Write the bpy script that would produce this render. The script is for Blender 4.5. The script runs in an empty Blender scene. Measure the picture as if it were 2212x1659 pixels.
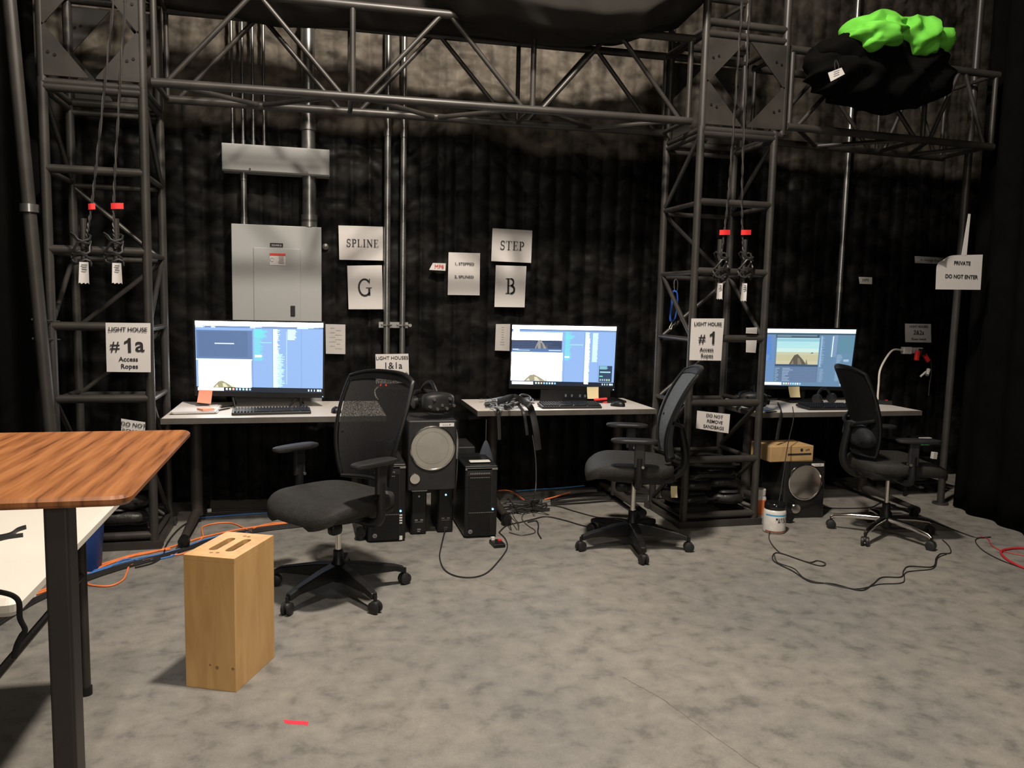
import bpy, math, random
from mathutils import Vector, Matrix, noise
random.seed(7)
S = bpy.context.scene
COL = S.collection
PI = math.pi
# ------------------------------------------------------------------ camera
FPX, PITCH, ROLL, YAW, CH = 1700.0, math.radians(6), 0.0226, math.radians(14), 1.46
sy, cy = math.sin(YAW), math.cos(YAW)
FW = Vector((sy*math.cos(PITCH), cy*math.cos(PITCH), -math.sin(PITCH)))
RT0 = Vector((cy, -sy, 0))
UP0 = Vector((sy*math.sin(PITCH), cy*math.sin(PITCH), math.cos(PITCH)))
cr, sr = math.cos(ROLL), math.sin(ROLL)
RT = RT0*cr + UP0*sr
UP = UP0*cr - RT0*sr
cam_d = bpy.data.cameras.new('camera')
cam = bpy.data.objects.new('camera', cam_d)
COL.objects.link(cam)
cam_d.sensor_width = 36
cam_d.lens = 36*FPX/2212
cam_d.clip_start = .05
cam.matrix_world = Matrix(((RT.x, UP.x, -FW.x, 0), (RT.y, UP.y, -FW.y, 0), (RT.z, UP.z, -FW.z, CH), (0, 0, 0, 1)))
S.camera = cam
# ------------------------------------------------------------------ world, lights, exposure
S.view_settings.view_transform = 'Standard'
S.view_settings.look = 'None'
S.view_settings.gamma = 1
S.view_settings.exposure = 0.0
S.view_settings.use_curve_mapping = False
w = bpy.data.worlds.new('world'); S.world = w; w.use_nodes = True
w.node_tree.nodes['Background'].inputs[0].default_value = (0.9, 0.75, 0.6, 1)
w.node_tree.nodes['Background'].inputs[1].default_value = 0.004
def area(name, loc, target, size, power, col):
    l = bpy.data.lights.new(name, 'AREA'); l.shape = 'DISK'; l.size = size; l.energy = power; l.color = col
    o = bpy.data.objects.new(name, l); COL.objects.link(o); o.location = loc
    o.rotation_euler = (Vector(target)-Vector(loc)).to_track_quat('-Z', 'Y').to_euler()
    return o
WARM = (1.0, 0.89, 0.765)
area('stage_light', (-.7, 1.0, 4.95), (0, 4.5, .8), .22, 75, WARM)
area('stage_light_b', (.8, 2.5, 5.0), (1.0, 3.5, 0), .34, 330, WARM)
area('added_fill_c', (1.4, -1.8, 4.6), (1.2, 4.0, .6), .8, 40, WARM)  # unseen fill added behind the camera, not a stage lamp
area('added_front_fill_d', (.4, -2.4, 2.2), (-.2, 3.5, .8), .9, 42, WARM)  # added low fill, brightens the white table and faces turned to the camera
# ------------------------------------------------------------------ pixel helpers
def ray(x, y):
    dx, dy = x-1106, y-829.5
    return FW*FPX + RT0*(cr*dx+sr*dy) - UP0*(cr*dy-sr*dx)
def at(x, y, Y):
    d = ray(x, y); t = Y/d.y
    return Vector((d.x*t, Y, CH+d.z*t))
def fl(x, y, z=0.0):
    d = ray(x, y); t = (z-CH)/d.z
    return Vector((d.x*t, d.y*t, z))
# ------------------------------------------------------------------ materials
_m = {}
def nodes(m):
    m.use_nodes = True
    return m.node_tree, m.node_tree.nodes['Principled BSDF']
def M(name, col, rough=.5, metal=0., var=.12, scale=18., bump=0., spec=.5, coat=0.):
    if name in _m: return _m[name]
    m = bpy.data.materials.new(name); nt, b = nodes(m); N, L = nt.nodes, nt.links
    tc = N.new('ShaderNodeTexCoord'); nz = N.new('ShaderNodeTexNoise'); nz.inputs['Scale'].default_value = scale
    nz.inputs['Detail'].default_value = 4
    L.new(tc.outputs['Object'], nz.inputs['Vector'])
    r = N.new('ShaderNodeValToRGB'); r.color_ramp.elements[0].position = .3; r.color_ramp.elements[1].position = .7
    r.color_ramp.elements[0].color = (*[c*(1-var) for c in col], 1); r.color_ramp.elements[1].color = (*[min(1, c*(1+var)) for c in col], 1)
    L.new(nz.outputs[0], r.inputs[0]); L.new(r.outputs[0], b.inputs['Base Color'])
    b.inputs['Roughness'].default_value = rough; b.inputs['Metallic'].default_value = metal
    b.inputs['Specular IOR Level'].default_value = spec
    b.inputs['Coat Weight'].default_value = coat
    if bump:
        bp = N.new('ShaderNodeBump'); bp.inputs['Strength'].default_value = bump; bp.inputs['Distance'].default_value = .01
        n2 = N.new('ShaderNodeTexNoise'); n2.inputs['Scale'].default_value = scale*6; L.new(tc.outputs['Object'], n2.inputs['Vector'])
        L.new(n2.outputs[0], bp.inputs['Height']); L.new(bp.outputs[0], b.inputs['Normal'])
    _m[name] = m
    return m
def EM(col, s=1.0):
    k = 'glow_%02x%02x%02x_%d' % (int(col[0]*255), int(col[1]*255), int(col[2]*255), int(s*10))
    if k in _m: return _m[k]
    m = bpy.data.materials.new(k); nt, b = nodes(m)
    b.inputs['Base Color'].default_value = (.01, .01, .01, 1); b.inputs['Roughness'].default_value = .3
    b.inputs['Emission Color'].default_value = (*col, 1); b.inputs['Emission Strength'].default_value = s
    _m[k] = m
    return m
def srgb(r, g, b): return tuple(((c/255+.055)/1.055)**2.4 if c > 10 else c/255/12.92 for c in (r, g, b))

def floor_mat():
    m = bpy.data.materials.new('concrete'); nt, b = nodes(m); N, L = nt.nodes, nt.links
    tc = N.new('ShaderNodeTexCoord')
    n1 = N.new('ShaderNodeTexNoise'); n1.inputs['Scale'].default_value = 9.5; n1.inputs['Detail'].default_value = 7; n1.inputs['Roughness'].default_value = .62; n1.inputs['Distortion'].default_value = .15
    n2 = N.new('ShaderNodeTexNoise'); n2.inputs['Scale'].default_value = 1.1; n2.inputs['Detail'].default_value = 5; n2.inputs['Distortion'].default_value = .3
    n3 = N.new('ShaderNodeTexNoise'); n3.inputs['Scale'].default_value = 160; n3.inputs['Detail'].default_value = 2
    for n in (n1, n2, n3): L.new(tc.outputs['Object'], n.inputs['Vector'])
    r1 = N.new('ShaderNodeValToRGB'); e = r1.color_ramp.elements
    e[0].position = .32; e[0].color = (.128, .123, .114, 1); e[1].position = .68; e[1].color = (.245, .231, .207, 1)
    k = r1.color_ramp.elements.new(.46); k.color = (.195, .185, .168, 1)
    L.new(n1.outputs[0], r1.inputs[0])
    mx = N.new('ShaderNodeMix'); mx.data_type = 'RGBA'; mx.blend_type = 'MULTIPLY'; mx.inputs[0].default_value = 1
    r2 = N.new('ShaderNodeValToRGB'); r2.color_ramp.elements[0].position = .35; r2.color_ramp.elements[0].color = (.8, .82, .84, 1)
    r2.color_ramp.elements[1].position = .6; r2.color_ramp.elements[1].color = (1, .99, .97, 1)
    L.new(n2.outputs[0], r2.inputs[0]); L.new(r1.outputs[0], mx.inputs['A']); L.new(r2.outputs[0], mx.inputs['B'])
    mx2 = N.new('ShaderNodeMix'); mx2.data_type = 'RGBA'; mx2.blend_type = 'OVERLAY'; mx2.inputs[0].default_value = .25
    L.new(mx.outputs['Result'], mx2.inputs['A']); L.new(n3.outputs[0], mx2.inputs['B'])
    L.new(mx2.outputs['Result'], b.inputs['Base Color'])
    rr = N.new('ShaderNodeMapRange'); rr.inputs['To Min'].default_value = .48; rr.inputs['To Max'].default_value = .72
    L.new(n1.outputs[0], rr.inputs['Value']); L.new(rr.outputs[0], b.inputs['Roughness'])
    bp = N.new('ShaderNodeBump'); bp.inputs['Strength'].default_value = .15; bp.inputs['Distance'].default_value = .005
    L.new(n1.outputs[0], bp.inputs['Height']); L.new(bp.outputs[0], b.inputs['Normal'])
    return m
def wall_mat():
    m = bpy.data.materials.new('wall_insulation'); nt, b = nodes(m); N, L = nt.nodes, nt.links
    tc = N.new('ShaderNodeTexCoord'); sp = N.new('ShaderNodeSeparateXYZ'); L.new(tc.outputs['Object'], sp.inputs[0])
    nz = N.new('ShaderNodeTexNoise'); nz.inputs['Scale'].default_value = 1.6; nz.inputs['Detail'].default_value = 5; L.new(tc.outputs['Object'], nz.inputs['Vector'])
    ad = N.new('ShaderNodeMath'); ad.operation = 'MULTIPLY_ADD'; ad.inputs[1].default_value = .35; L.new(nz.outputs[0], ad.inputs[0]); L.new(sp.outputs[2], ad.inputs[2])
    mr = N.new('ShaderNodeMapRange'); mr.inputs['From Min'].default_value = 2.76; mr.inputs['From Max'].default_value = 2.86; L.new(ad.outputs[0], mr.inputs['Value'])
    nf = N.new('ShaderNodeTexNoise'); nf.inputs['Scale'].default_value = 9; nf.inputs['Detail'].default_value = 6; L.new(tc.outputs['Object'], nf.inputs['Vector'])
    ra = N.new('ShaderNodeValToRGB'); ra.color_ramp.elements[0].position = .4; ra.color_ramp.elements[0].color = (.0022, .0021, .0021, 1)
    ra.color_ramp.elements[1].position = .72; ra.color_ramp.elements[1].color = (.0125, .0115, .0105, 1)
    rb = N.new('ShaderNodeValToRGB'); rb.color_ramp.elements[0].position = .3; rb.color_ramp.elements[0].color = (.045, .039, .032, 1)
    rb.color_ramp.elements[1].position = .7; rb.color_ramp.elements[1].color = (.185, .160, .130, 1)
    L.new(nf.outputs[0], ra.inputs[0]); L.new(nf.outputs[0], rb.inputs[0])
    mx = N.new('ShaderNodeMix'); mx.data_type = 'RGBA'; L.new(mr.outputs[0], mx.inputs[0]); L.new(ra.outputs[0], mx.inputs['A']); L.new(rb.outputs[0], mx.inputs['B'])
    mr2 = N.new('ShaderNodeMapRange'); mr2.inputs['From Min'].default_value = 2.3; mr2.inputs['From Max'].default_value = 3.0; mr2.inputs['To Min'].default_value = 1.0; mr2.inputs['To Max'].default_value = .30; L.new(sp.outputs[0], mr2.inputs['Value'])  # shade over the right upper wall, put into the colour
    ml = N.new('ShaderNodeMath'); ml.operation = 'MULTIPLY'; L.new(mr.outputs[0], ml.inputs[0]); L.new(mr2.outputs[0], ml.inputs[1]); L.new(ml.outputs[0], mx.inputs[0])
    L.new(mx.outputs['Result'], b.inputs['Base Color'])
    b.inputs['Roughness'].default_value = .5; b.inputs['Specular IOR Level'].default_value = .10
    return m
def walnut_mat():
    m = bpy.data.materials.new('walnut_laminate'); nt, b = nodes(m); N, L = nt.nodes, nt.links
    tc = N.new('ShaderNodeTexCoord'); mp = N.new('ShaderNodeMapping'); mp.inputs['Scale'].default_value = (7, 1.1, 3); mp.inputs['Rotation'].default_value = (0, 0, math.radians(8))
    L.new(tc.outputs['Object'], mp.inputs[0])
    n0 = N.new('ShaderNodeTexNoise'); n0.inputs['Scale'].default_value = 1.1; n0.inputs['Detail'].default_value = 3; L.new(mp.outputs[0], n0.inputs['Vector'])
    wv = N.new('ShaderNodeTexWave'); wv.wave_type = 'BANDS'; wv.bands_direction = 'X'; wv.inputs['Scale'].default_value = 1.1; wv.inputs['Distortion'].default_value = 7; wv.inputs['Detail'].default_value = 3; wv.inputs['Detail Scale'].default_value = .8
    L.new(mp.outputs[0], wv.inputs['Vector'])
    mp2 = N.new('ShaderNodeMapping'); mp2.inputs['Scale'].default_value = (55, 3, 8); mp2.inputs['Rotation'].default_value = (0, 0, math.radians(8)); L.new(tc.outputs['Object'], mp2.inputs[0])
    n1 = N.new('ShaderNodeTexNoise'); n1.inputs['Scale'].default_value = 2.2; n1.inputs['Detail'].default_value = 6; L.new(mp2.outputs[0], n1.inputs['Vector'])
    a = N.new('ShaderNodeMath'); a.operation = 'MULTIPLY_ADD'; a.inputs[1].default_value = .22; L.new(wv.outputs[0], a.inputs[0])
    a2 = N.new('ShaderNodeMath'); a2.operation = 'MULTIPLY'; a2.inputs[1].default_value = .8; L.new(n1.outputs[0], a2.inputs[0]); L.new(a2.outputs[0], a.inputs[2])
    r = N.new('ShaderNodeValToRGB'); e = r.color_ramp.elements; e[0].position = .2; e[0].color = (*srgb(74, 45, 27), 1); e[1].position = .8; e[1].color = (*srgb(176, 118, 74), 1)
    k = e.new(.42); k.color = (*srgb(140, 88, 52), 1)
    L.new(a.outputs[0], r.inputs[0]); L.new(r.outputs[0], b.inputs['Base Color']); b.inputs['Roughness'].default_value = .32
    return m
def birch_mat():
    m = bpy.data.materials.new('birch_plywood'); nt, b = nodes(m); N, L = nt.nodes, nt.links
    tc = N.new('ShaderNodeTexCoord'); mp = N.new('ShaderNodeMapping'); mp.inputs['Scale'].default_value = (14, 14, 2.2); L.new(tc.outputs['Object'], mp.inputs[0])
    n = N.new('ShaderNodeTexNoise'); n.inputs['Scale'].default_value = 1.5; n.inputs['Detail'].default_value = 6; n.inputs['Distortion'].default_value = .6; L.new(mp.outputs[0], n.inputs['Vector'])
    r = N.new('ShaderNodeValToRGB'); e = r.color_ramp.elements; e[0].position = .3; e[0].color = (*srgb(190, 148, 92), 1); e[1].position = .7; e[1].color = (*srgb(212, 170, 112), 1)
    L.new(n.outputs[0], r.inputs[0]); L.new(r.outputs[0], b.inputs['Base Color']); b.inputs['Roughness'].default_value = .42
    return m
def mesh_mat():
    m = bpy.data.materials.new('open_mesh_fabric'); nt, b = nodes(m); N, L = nt.nodes, nt.links
    b.inputs['Base Color'].default_value = (.013, .013, .014, 1); b.inputs['Roughness'].default_value = .6
    tc = N.new('ShaderNodeTexCoord')
    v = N.new('ShaderNodeTexVoronoi'); v.inputs['Scale'].default_value = 520; L.new(tc.outputs['Object'], v.inputs['Vector'])
    g = N.new('ShaderNodeMath'); g.operation = 'LESS_THAN'; g.inputs[1].default_value = .31; L.new(v.outputs['Distance'], g.inputs[0])
    tr = N.new('ShaderNodeBsdfTransparent'); mx = N.new('ShaderNodeMixShader')
    L.new(g.outputs[0], mx.inputs[0]); L.new(b.outputs[0], mx.inputs[1]); L.new(tr.outputs[0], mx.inputs[2])
    L.new(mx.outputs[0], N['Material Output'].inputs['Surface'])
    return m
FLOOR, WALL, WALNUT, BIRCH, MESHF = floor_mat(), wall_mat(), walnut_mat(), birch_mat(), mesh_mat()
TRUSS = M('black_painted_steel', (.034, .031, .028), .42, .1, .3, 6, spec=.45)
CLOTH = M('black_duvetyne', (.0028, .0026, .0024), .95, 0, .3, 5, spec=.05)
CLOTH2 = M('grey_black_cloth', (.020, .018, .016), .85, 0, .2, 4, spec=.15)
BLK = M('black_plastic', (.007, .007, .0075), .42, 0, .2, spec=.35)
BLK2 = M('charcoal_plastic', (.014, .014, .015), .5, 0, .2, spec=.4)
BAG = M('black_vinyl_bag', (.014, .0135, .0125), .42, 0, .3, 7, bump=.3, spec=.4)
SEATF = M('black_seat_fabric', (.019, .018, .0165), .7, 0, .2, 30, bump=.3, spec=.3)
BACKF = M('dense_fabric_screen_glow', (.075, .085, .095), .7, 0, .15, 60, bump=.3, spec=.4)  # blue screen glow mixed into the colour of a black backrest
CHROME = M('chrome', (.75, .72, .68), .16, 1, .03)
GALV = M('galvanised_steel', (.40, .40, .39), .3, .9, .15, 14)
PANEL = M('grey_enamel', (.32, .325, .32), .45, 0, .04, 3)
PAPER = M('white_paper', (.58, .555, .54), .8, 0, .03, 6, spec=.2)
PAPER2 = M('aged_paper', (.46, .44, .42), .8, 0, .06, 9, spec=.2)
INK = M('black_ink', (.012, .012, .014), .7)
INKG = M('grey_ink', (.12, .12, .13), .7)
INKR = M('red_ink', (.5, .05, .04), .7)
DTOP = M('pale_laminate', (.60, .56, .52), .4, 0, .03, 5)
DEDGE = M('grey_edge_band', (.085, .077, .068), .5)
LEGM = M('dark_bronze_metal', (.036, .031, .027), .5, .1, .15, 5)
RED = M('red_tape', (.75, .03, .03), .55)
PINK = M('coral_note', (.85, .33, .22), .75, 0, .03)
YEL = M('yellow_note', (.72, .62, .36), .75, 0, .05)
WTAB = M('white_plastic', (.66, .63, .56), .42, 0, .03, 4)
GREEN = M('green_screen_cloth', (.12, .47, .045), .75, 0, .08, 6, spec=.25)
BLUEB = M('blue_bin_plastic', (.012, .055, .24), .45, 0, .08)
BLUES = M('blue_strap', (.02, .10, .5), .6)
ORC = M('orange_cable_jacket', (.80, .21, .06), .5)
BLC = M('blue_cable_jacket', (.06, .19, .52), .5)
BKC = M('black_cable_jacket', (.015, .014, .014), .5)
GRC = M('grey_cable_jacket', (.045, .04, .036), .5)
RDC = M('red_cable_jacket', (.45, .02, .03), .5)
WHC = M('white_cable_jacket', (.62, .58, .52), .5)
CARD = M('brown_cardboard', (.42, .27, .12), .75, 0, .1, 8)
SPKC = M('speaker_cone_silver', (.30, .29, .26), .35, .3, .1, 10)
GLOSS = M('gloss_black', (.01, .01, .01), .12, 0, .1)
WHT = M('white_gloss_plastic', (.6, .58, .55), .35)

# ------------------------------------------------------------------ mesh building
_root = {}
class MB:
    def __init__(s): s.v = []; s.f = []; s.mi = []; s.cur = 0
    def add(s, vs, fs):
        o = len(s.v); s.v += [Vector(v) for v in vs]; s.f += [tuple(i+o for i in f) for f in fs]; s.mi += [s.cur]*len(fs); return s
    def box(s, c, d, rz=0, rx=0, ry=0, taper=1.0):
        c = Vector(c); R = Matrix.Rotation(rz, 3, 'Z') @ Matrix.Rotation(ry, 3, 'Y') @ Matrix.Rotation(rx, 3, 'X')
        vs = []
        for z in (-1, 1):
            t = taper if z > 0 else 1
            for x, y in ((-1, -1), (1, -1), (1, 1), (-1, 1)): vs.append(c + R @ Vector((x*d[0]/2*t, y*d[1]/2*t, z*d[2]/2)))
        return s.add(vs, [(3, 2, 1, 0), (4, 5, 6, 7), (0, 1, 5, 4), (1, 2, 6, 5), (2, 3, 7, 6), (3, 0, 4, 7)])
    def rbox(s, c, d, r=.01, rz=0, rx=0, ry=0, seg=3):
        # rounded in plan, small chamfer top and bottom
        c = Vector(c); R = Matrix.Rotation(rz, 3, 'Z') @ Matrix.Rotation(ry, 3, 'Y') @ Matrix.Rotation(rx, 3, 'X')
        ch = min(r*.5, d[2]*.3)
        def ring(off, z):
            out = []
            for qx, qy, a0 in ((1, 1, 0), (-1, 1, 90), (-1, -1, 180), (1, -1, 270)):
                for k in range(seg+1):
                    a = math.radians(a0+90*k/seg); rr = max(r-off, .0005)
                    out.append(c + R @ Vector((qx*(d[0]/2-r)+rr*math.cos(a), qy*(d[1]/2-r)+rr*math.sin(a), z)))
            return out
        h = d[2]/2
        rings = [ring(ch, -h), ring(0, -h+ch), ring(0, h-ch), ring(ch, h)]
        n = len(rings[0]); vs = sum(rings, []); fs = []
        for k in range(3):
            for i in range(n): j = (i+1) % n; fs.append((k*n+i, k*n+j, (k+1)*n+j, (k+1)*n+i))
        fs.append(tuple(range(n))[::-1]); fs.append(tuple(range(3*n, 4*n)))
        return s.add(vs, fs)
    def cyl(s, p0, p1, r0, r1=None, n=12, caps=True):
        p0, p1 = Vector(p0), Vector(p1); r1 = r0 if r1 is None else r1
        z = (p1-p0).normalized(); x = z.orthogonal().normalized(); y = z.cross(x)
        vs = []
        for p, r in ((p0, r0), (p1, r1)):
            for i in range(n): a = 2*PI*i/n; vs.append(p + x*(r*math.cos(a)) + y*(r*math.sin(a)))
        fs = [(i, (i+1) % n, n+(i+1) % n, n+i) for i in range(n)]
        if caps: fs += [tuple(range(n))[::-1], tuple(range(n, 2*n))]
        return s.add(vs, fs)
    def tube(s, pts, r, n=8, closed=False, flat=1.0, up=None):
        pts = [Vector(p) for p in pts]; m = len(pts); vs = []; px = None
        for k, p in enumerate(pts):
            if closed: t = pts[(k+1) % m]-pts[k-1]
            else: t = pts[min(k+1, m-1)]-pts[max(k-1, 0)]
            t = t.normalized() if t.length > 1e-9 else Vector((0, 0, 1))
            if up is not None: x = Vector(up).cross(t); x = x.normalized() if x.length > 1e-6 else t.orthogonal().normalized()
            else:
                x = t.orthogonal().normalized() if px is None else (px - t*px.dot(t))
                x = x.normalized() if x.length > 1e-6 else t.orthogonal().normalized()
            px = x; y = t.cross(x); rr = r[k] if isinstance(r, (list, tuple)) else r
            for i in range(n): a = 2*PI*i/n; vs.append(p + x*(rr*math.cos(a)) + y*(rr*flat*math.sin(a)))
        fs = []
        for k in range(m if closed else m-1):
            for i in range(n): a, b2 = k*n+i, k*n+(i+1) % n; c2 = ((k+1) % m)*n; fs.append((a, b2, c2+(i+1) % n, c2+i))
        if not closed: fs += [tuple(range(n))[::-1], tuple(range((m-1)*n, m*n))]
        return s.add(vs, fs)
    def lathe(s, c, prof, n=24, axis='Z', rot=None):
        c = Vector(c); vs = []; m = len(prof)
        R = rot if rot is not None else Matrix.Identity(3)
        for r, z in prof:
            for i in range(n): a = 2*PI*i/n; vs.append(c + R @ Vector((r*math.cos(a), r*math.sin(a), z)))
        fs = [(k*n+i, k*n+(i+1) % n, (k+1)*n+(i+1) % n, (k+1)*n+i) for k in range(m-1) for i in range(n)]
        fs += [tuple(range(n))[::-1], tuple(range((m-1)*n, m*n))]
        return s.add(vs, fs)
    def grid(s, fn, nu, nv, thick=None):
        vs = [Vector(fn(i/nu, j/nv)) for j in range(nv+1) for i in range(nu+1)]
        W = nu+1
        fs = [(j*W+i, j*W+i+1, (j+1)*W+i+1, (j+1)*W+i) for j in range(nv) for i in range(nu)]
        if thick:
            t = Vector(thick); n0 = len(vs); vs2 = [v+t for v in vs]
            fs2 = [tuple(i+n0 for i in f[::-1]) for f in fs]
            ed = []
            for i in range(nu): ed += [(i+1, i, n0+i, n0+i+1), (nv*W+i, nv*W+i+1, n0+nv*W+i+1, n0+nv*W+i)]
            for j in range(nv): ed += [(j*W, (j+1)*W, n0+(j+1)*W, n0+j*W), ((j+1)*W+nu, j*W+nu, n0+j*W+nu, n0+(j+1)*W+nu)]
            vs += vs2; fs += fs2+ed
        return s.add(vs, fs)
    def sell(s, c, d, e1=.5, e2=.5, n=24, m=12, fn=None, rz=0):
        # superellipsoid, fn deforms local points
        c = Vector(c); R = Matrix.Rotation(rz, 3, 'Z')
        sg = lambda v, e: math.copysign(abs(v)**e, v)
        vs = []
        for j in range(m+1):
            ph = -PI/2+PI*j/m
            for i in range(n):
                th = 2*PI*i/n
                p = Vector((d[0]/2*sg(math.cos(ph), e1)*sg(math.cos(th), e2), d[1]/2*sg(math.cos(ph), e1)*sg(math.sin(th), e2), d[2]/2*sg(math.sin(ph), e1)))
                if fn: p = Vector(fn(p))
                vs.append(c + R @ p)
        fs = [(j*n+i, j*n+(i+1) % n, (j+1)*n+(i+1) % n, (j+1)*n+i) for j in range(m) for i in range(n)]
        return s.add(vs, fs)
    def build(s, name, mat, parent=None, world=False, smooth=False, bevel=0, **props):
        vs = s.v
        if world and parent is not None:
            loc, rz = _root[parent.name]; R = Matrix.Rotation(-rz, 3, 'Z'); vs = [R @ (v-loc) for v in vs]
        me = bpy.data.meshes.new(name); me.from_pydata([tuple(v) for v in vs], [], s.f); me.validate()
        for m in (mat if isinstance(mat, (list, tuple)) else [mat]): me.materials.append(m)
        if any(s.mi) and len(me.polygons) == len(s.mi): me.polygons.foreach_set('material_index', s.mi)
        if smooth: me.polygons.foreach_set('use_smooth', [True]*len(me.polygons))
        me.update()
        o = bpy.data.objects.new(name, me); COL.objects.link(o)
        if parent is not None: o.parent = parent; _root[o.name] = _root[parent.name]
        else: _root[o.name] = (Vector((0, 0, 0)), 0)
        if smooth:
            mod = o.modifiers.new('edge', 'EDGE_SPLIT'); mod.split_angle = math.radians(40)
        if bevel:
            mod = o.modifiers.new('bevel', 'BEVEL'); mod.width = bevel; mod.segments = 2; mod.limit_method = 'ANGLE'
        for k, v in props.items(): o[k] = v
        return o
def tag(o, label=None, cat=None, group=None, kind=None):
    if label: o['label'] = label
    if cat: o['category'] = cat
    if group: o['group'] = group
    if kind: o['kind'] = kind
    return o
def thing(name, label, cat, loc=(0, 0, 0), rz=0, group=None):
    o = bpy.data.objects.new(name, None); COL.objects.link(o); o.empty_display_size = .1
    o.location = loc; o.rotation_euler = (0, 0, rz); _root[o.name] = (Vector(loc), rz)
    return tag(o, label, cat, group)
def spline(pts, n=8, closed=False):
    P = [Vector(p) for p in pts]; out = []; m = len(P)
    for k in range(m if closed else m-1):
        if closed: p0, p1, p2, p3 = P[k-1], P[k], P[(k+1) % m], P[(k+2) % m]
        else: p0, p1, p2, p3 = P[max(k-1, 0)], P[k], P[k+1], P[min(k+2, m-1)]
        for i in range(n):
            t = i/n
            out.append(.5*((2*p1)+(-p0+p2)*t+(2*p0-5*p1+4*p2-p3)*t*t+(-p0+3*p1-3*p2+p3)*t**3))
    if not closed: out.append(P[-1])
    return out
def text(body, size, pos, mat, parent, rx=PI/2, ry=0, rz=0, bold=0, align='CENTER', name='lettering', sx=1, world=True, spacing=1.0):
    c = bpy.data.curves.new(name, 'FONT'); c.body = body; c.size = size; c.align_x = align; c.align_y = 'CENTER'
    c.offset = bold; c.extrude = .0003; c.resolution_u = 3; c.space_character = spacing; c.materials.append(mat)
    o = bpy.data.objects.new(name, c); COL.objects.link(o); o.parent = parent
    p = Vector(pos)
    if world:
        loc, rz0 = _root[parent.name]; p = Matrix.Rotation(-rz0, 3, 'Z') @ (p-loc); rz -= rz0
    me = bpy.data.meshes.new_from_object(o); COL.objects.unlink(o); bpy.data.objects.remove(o); me.name = name
    o = bpy.data.objects.new(name, me); COL.objects.link(o); o.parent = parent; _root[o.name] = _root[parent.name]
    o.location = p; o.rotation_euler = (rx, ry, rz); o.scale = (sx, 1, 1)
    return o
# serif capitals from strokes: list of (points, width)
def serif(ch):
    T, t = .13, .045
    st = []
    def arc(cx, cz, rx, rz, a0, a1, n=14): return [(cx+rx*math.cos(math.radians(a0+(a1-a0)*i/n)), cz+rz*math.sin(math.radians(a0+(a1-a0)*i/n))) for i in range(n+1)]
    stem = lambda x: st.append(([(x, 0), (x, 1)], T))
    def ser(x, z, w=.3): st.append(([(x-w/2, z+(t/2 if z < .5 else -t/2)), (x+w/2, z+(t/2 if z < .5 else -t/2))], t))
    if ch == 'I': stem(.2); ser(.2, 0, .36); ser(.2, 1, .36); W = .42
    if ch == 'L': stem(.18); ser(.18, 1, .34); st.append(([(0, t/2), (.58, t/2)], t)); st.append(([(.56, 0), (.6, .24)], .05)); W = .64
    if ch == 'E':
        stem(.18); st.append(([(0, t/2), (.6, t/2)], t)); st.append(([(0, 1-t/2), (.58, 1-t/2)], t)); st.append(([(.18, .52), (.45, .52)], t))
        st.append(([(.58, 0), (.62, .22)], .05)); st.append(([(.56, 1), (.57, .8)], .05)); st.append(([(.45, .4), (.45, .64)], .04)); W = .66
    if ch == 'T': stem(.34); ser(.34, 0, .34); st.append(([(0, 1-t/2), (.68, 1-t/2)], t)); st.append(([(.02, 1), (.01, .78)], .05)); st.append(([(.66, 1), (.67, .78)], .05)); W = .7
    if ch == 'N': st.append(([(.14, 0), (.14, 1)], .06)); st.append(([(.66, 0), (.66, 1)], .06)); st.append(([(.14, .96), (.66, .06)], T)); ser(.14, 0, .28); ser(.1, 1, .24); ser(.66, 1, .28); W = .8
    if ch == 'P': stem(.18); ser(.18, 0, .36); st.append(([(0, 1-t/2), (.36, 1-t/2)], t)); st.append(([(.18, .47), (.36, .47)], t)); st.append((arc(.34, .72, .21, .24, 90, -90), .1)); W = .62
    if ch == 'B':
        stem(.18); st.append(([(0, 1-t/2), (.36, 1-t/2)], t)); st.append(([(0, t/2), (.38, t/2)], t)); st.append(([(.18, .53), (.38, .53)], t))
        st.append((arc(.35, .755, .18, .22, 90, -90), .1)); st.append((arc(.37, .275, .22, .25, 90, -90), .12)); W = .68
    if ch == 'S': st.append((arc(.31, .745, .2, .235, 35, 250)+arc(.29, .265, .21, .245, 75, -150), .085)); st.append(([(.5, .7), (.52, .97)], .05)); st.append(([(.05, .03), (.07, .32)], .05)); W = .6
    if ch == 'G': st.append((arc(.42, .5, .34, .48, 42, 320), .1)); st.append(([(.68, .03), (.68, .42)], T*.9)); ser(.66, .45, .34); st.append(([(.69, .72), (.71, 1)], .05)); W = .88
    return st, W
def serif_text(word, h, center, mat, parent, tilt=0, y=0):
    gl = [serif(c) for c in word]; gap = .09; W = sum(g[1] for g in gl)+gap*(len(gl)-1); x = -W/2; mb = MB()
    ca, sa = math.cos(tilt), math.sin(tilt)
    for st, gw in gl:
        for pts, wd in st:
            q = [Vector((x+p[0], p[1]-.5)) for p in pts]
            for a, b in zip(q, q[1:]):
                d = (b-a); d = d.normalized() if d.length > 1e-9 else Vector((1, 0)); n = Vector((-d.y, d.x))*wd/2; e = d*(.012 if len(q) > 2 else 0)
                c = [a-n-e, b-n+e, b+n+e, a+n-e]
                mb.add([Vector(center)+Vector(((p.x*ca-p.y*sa)*h, -.0004, (p.x*sa+p.y*ca)*h)) for p in c], [(0, 1, 2, 3)])
        x += gw+gap
    return mb.build('lettering', mat, parent, world=True)
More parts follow.
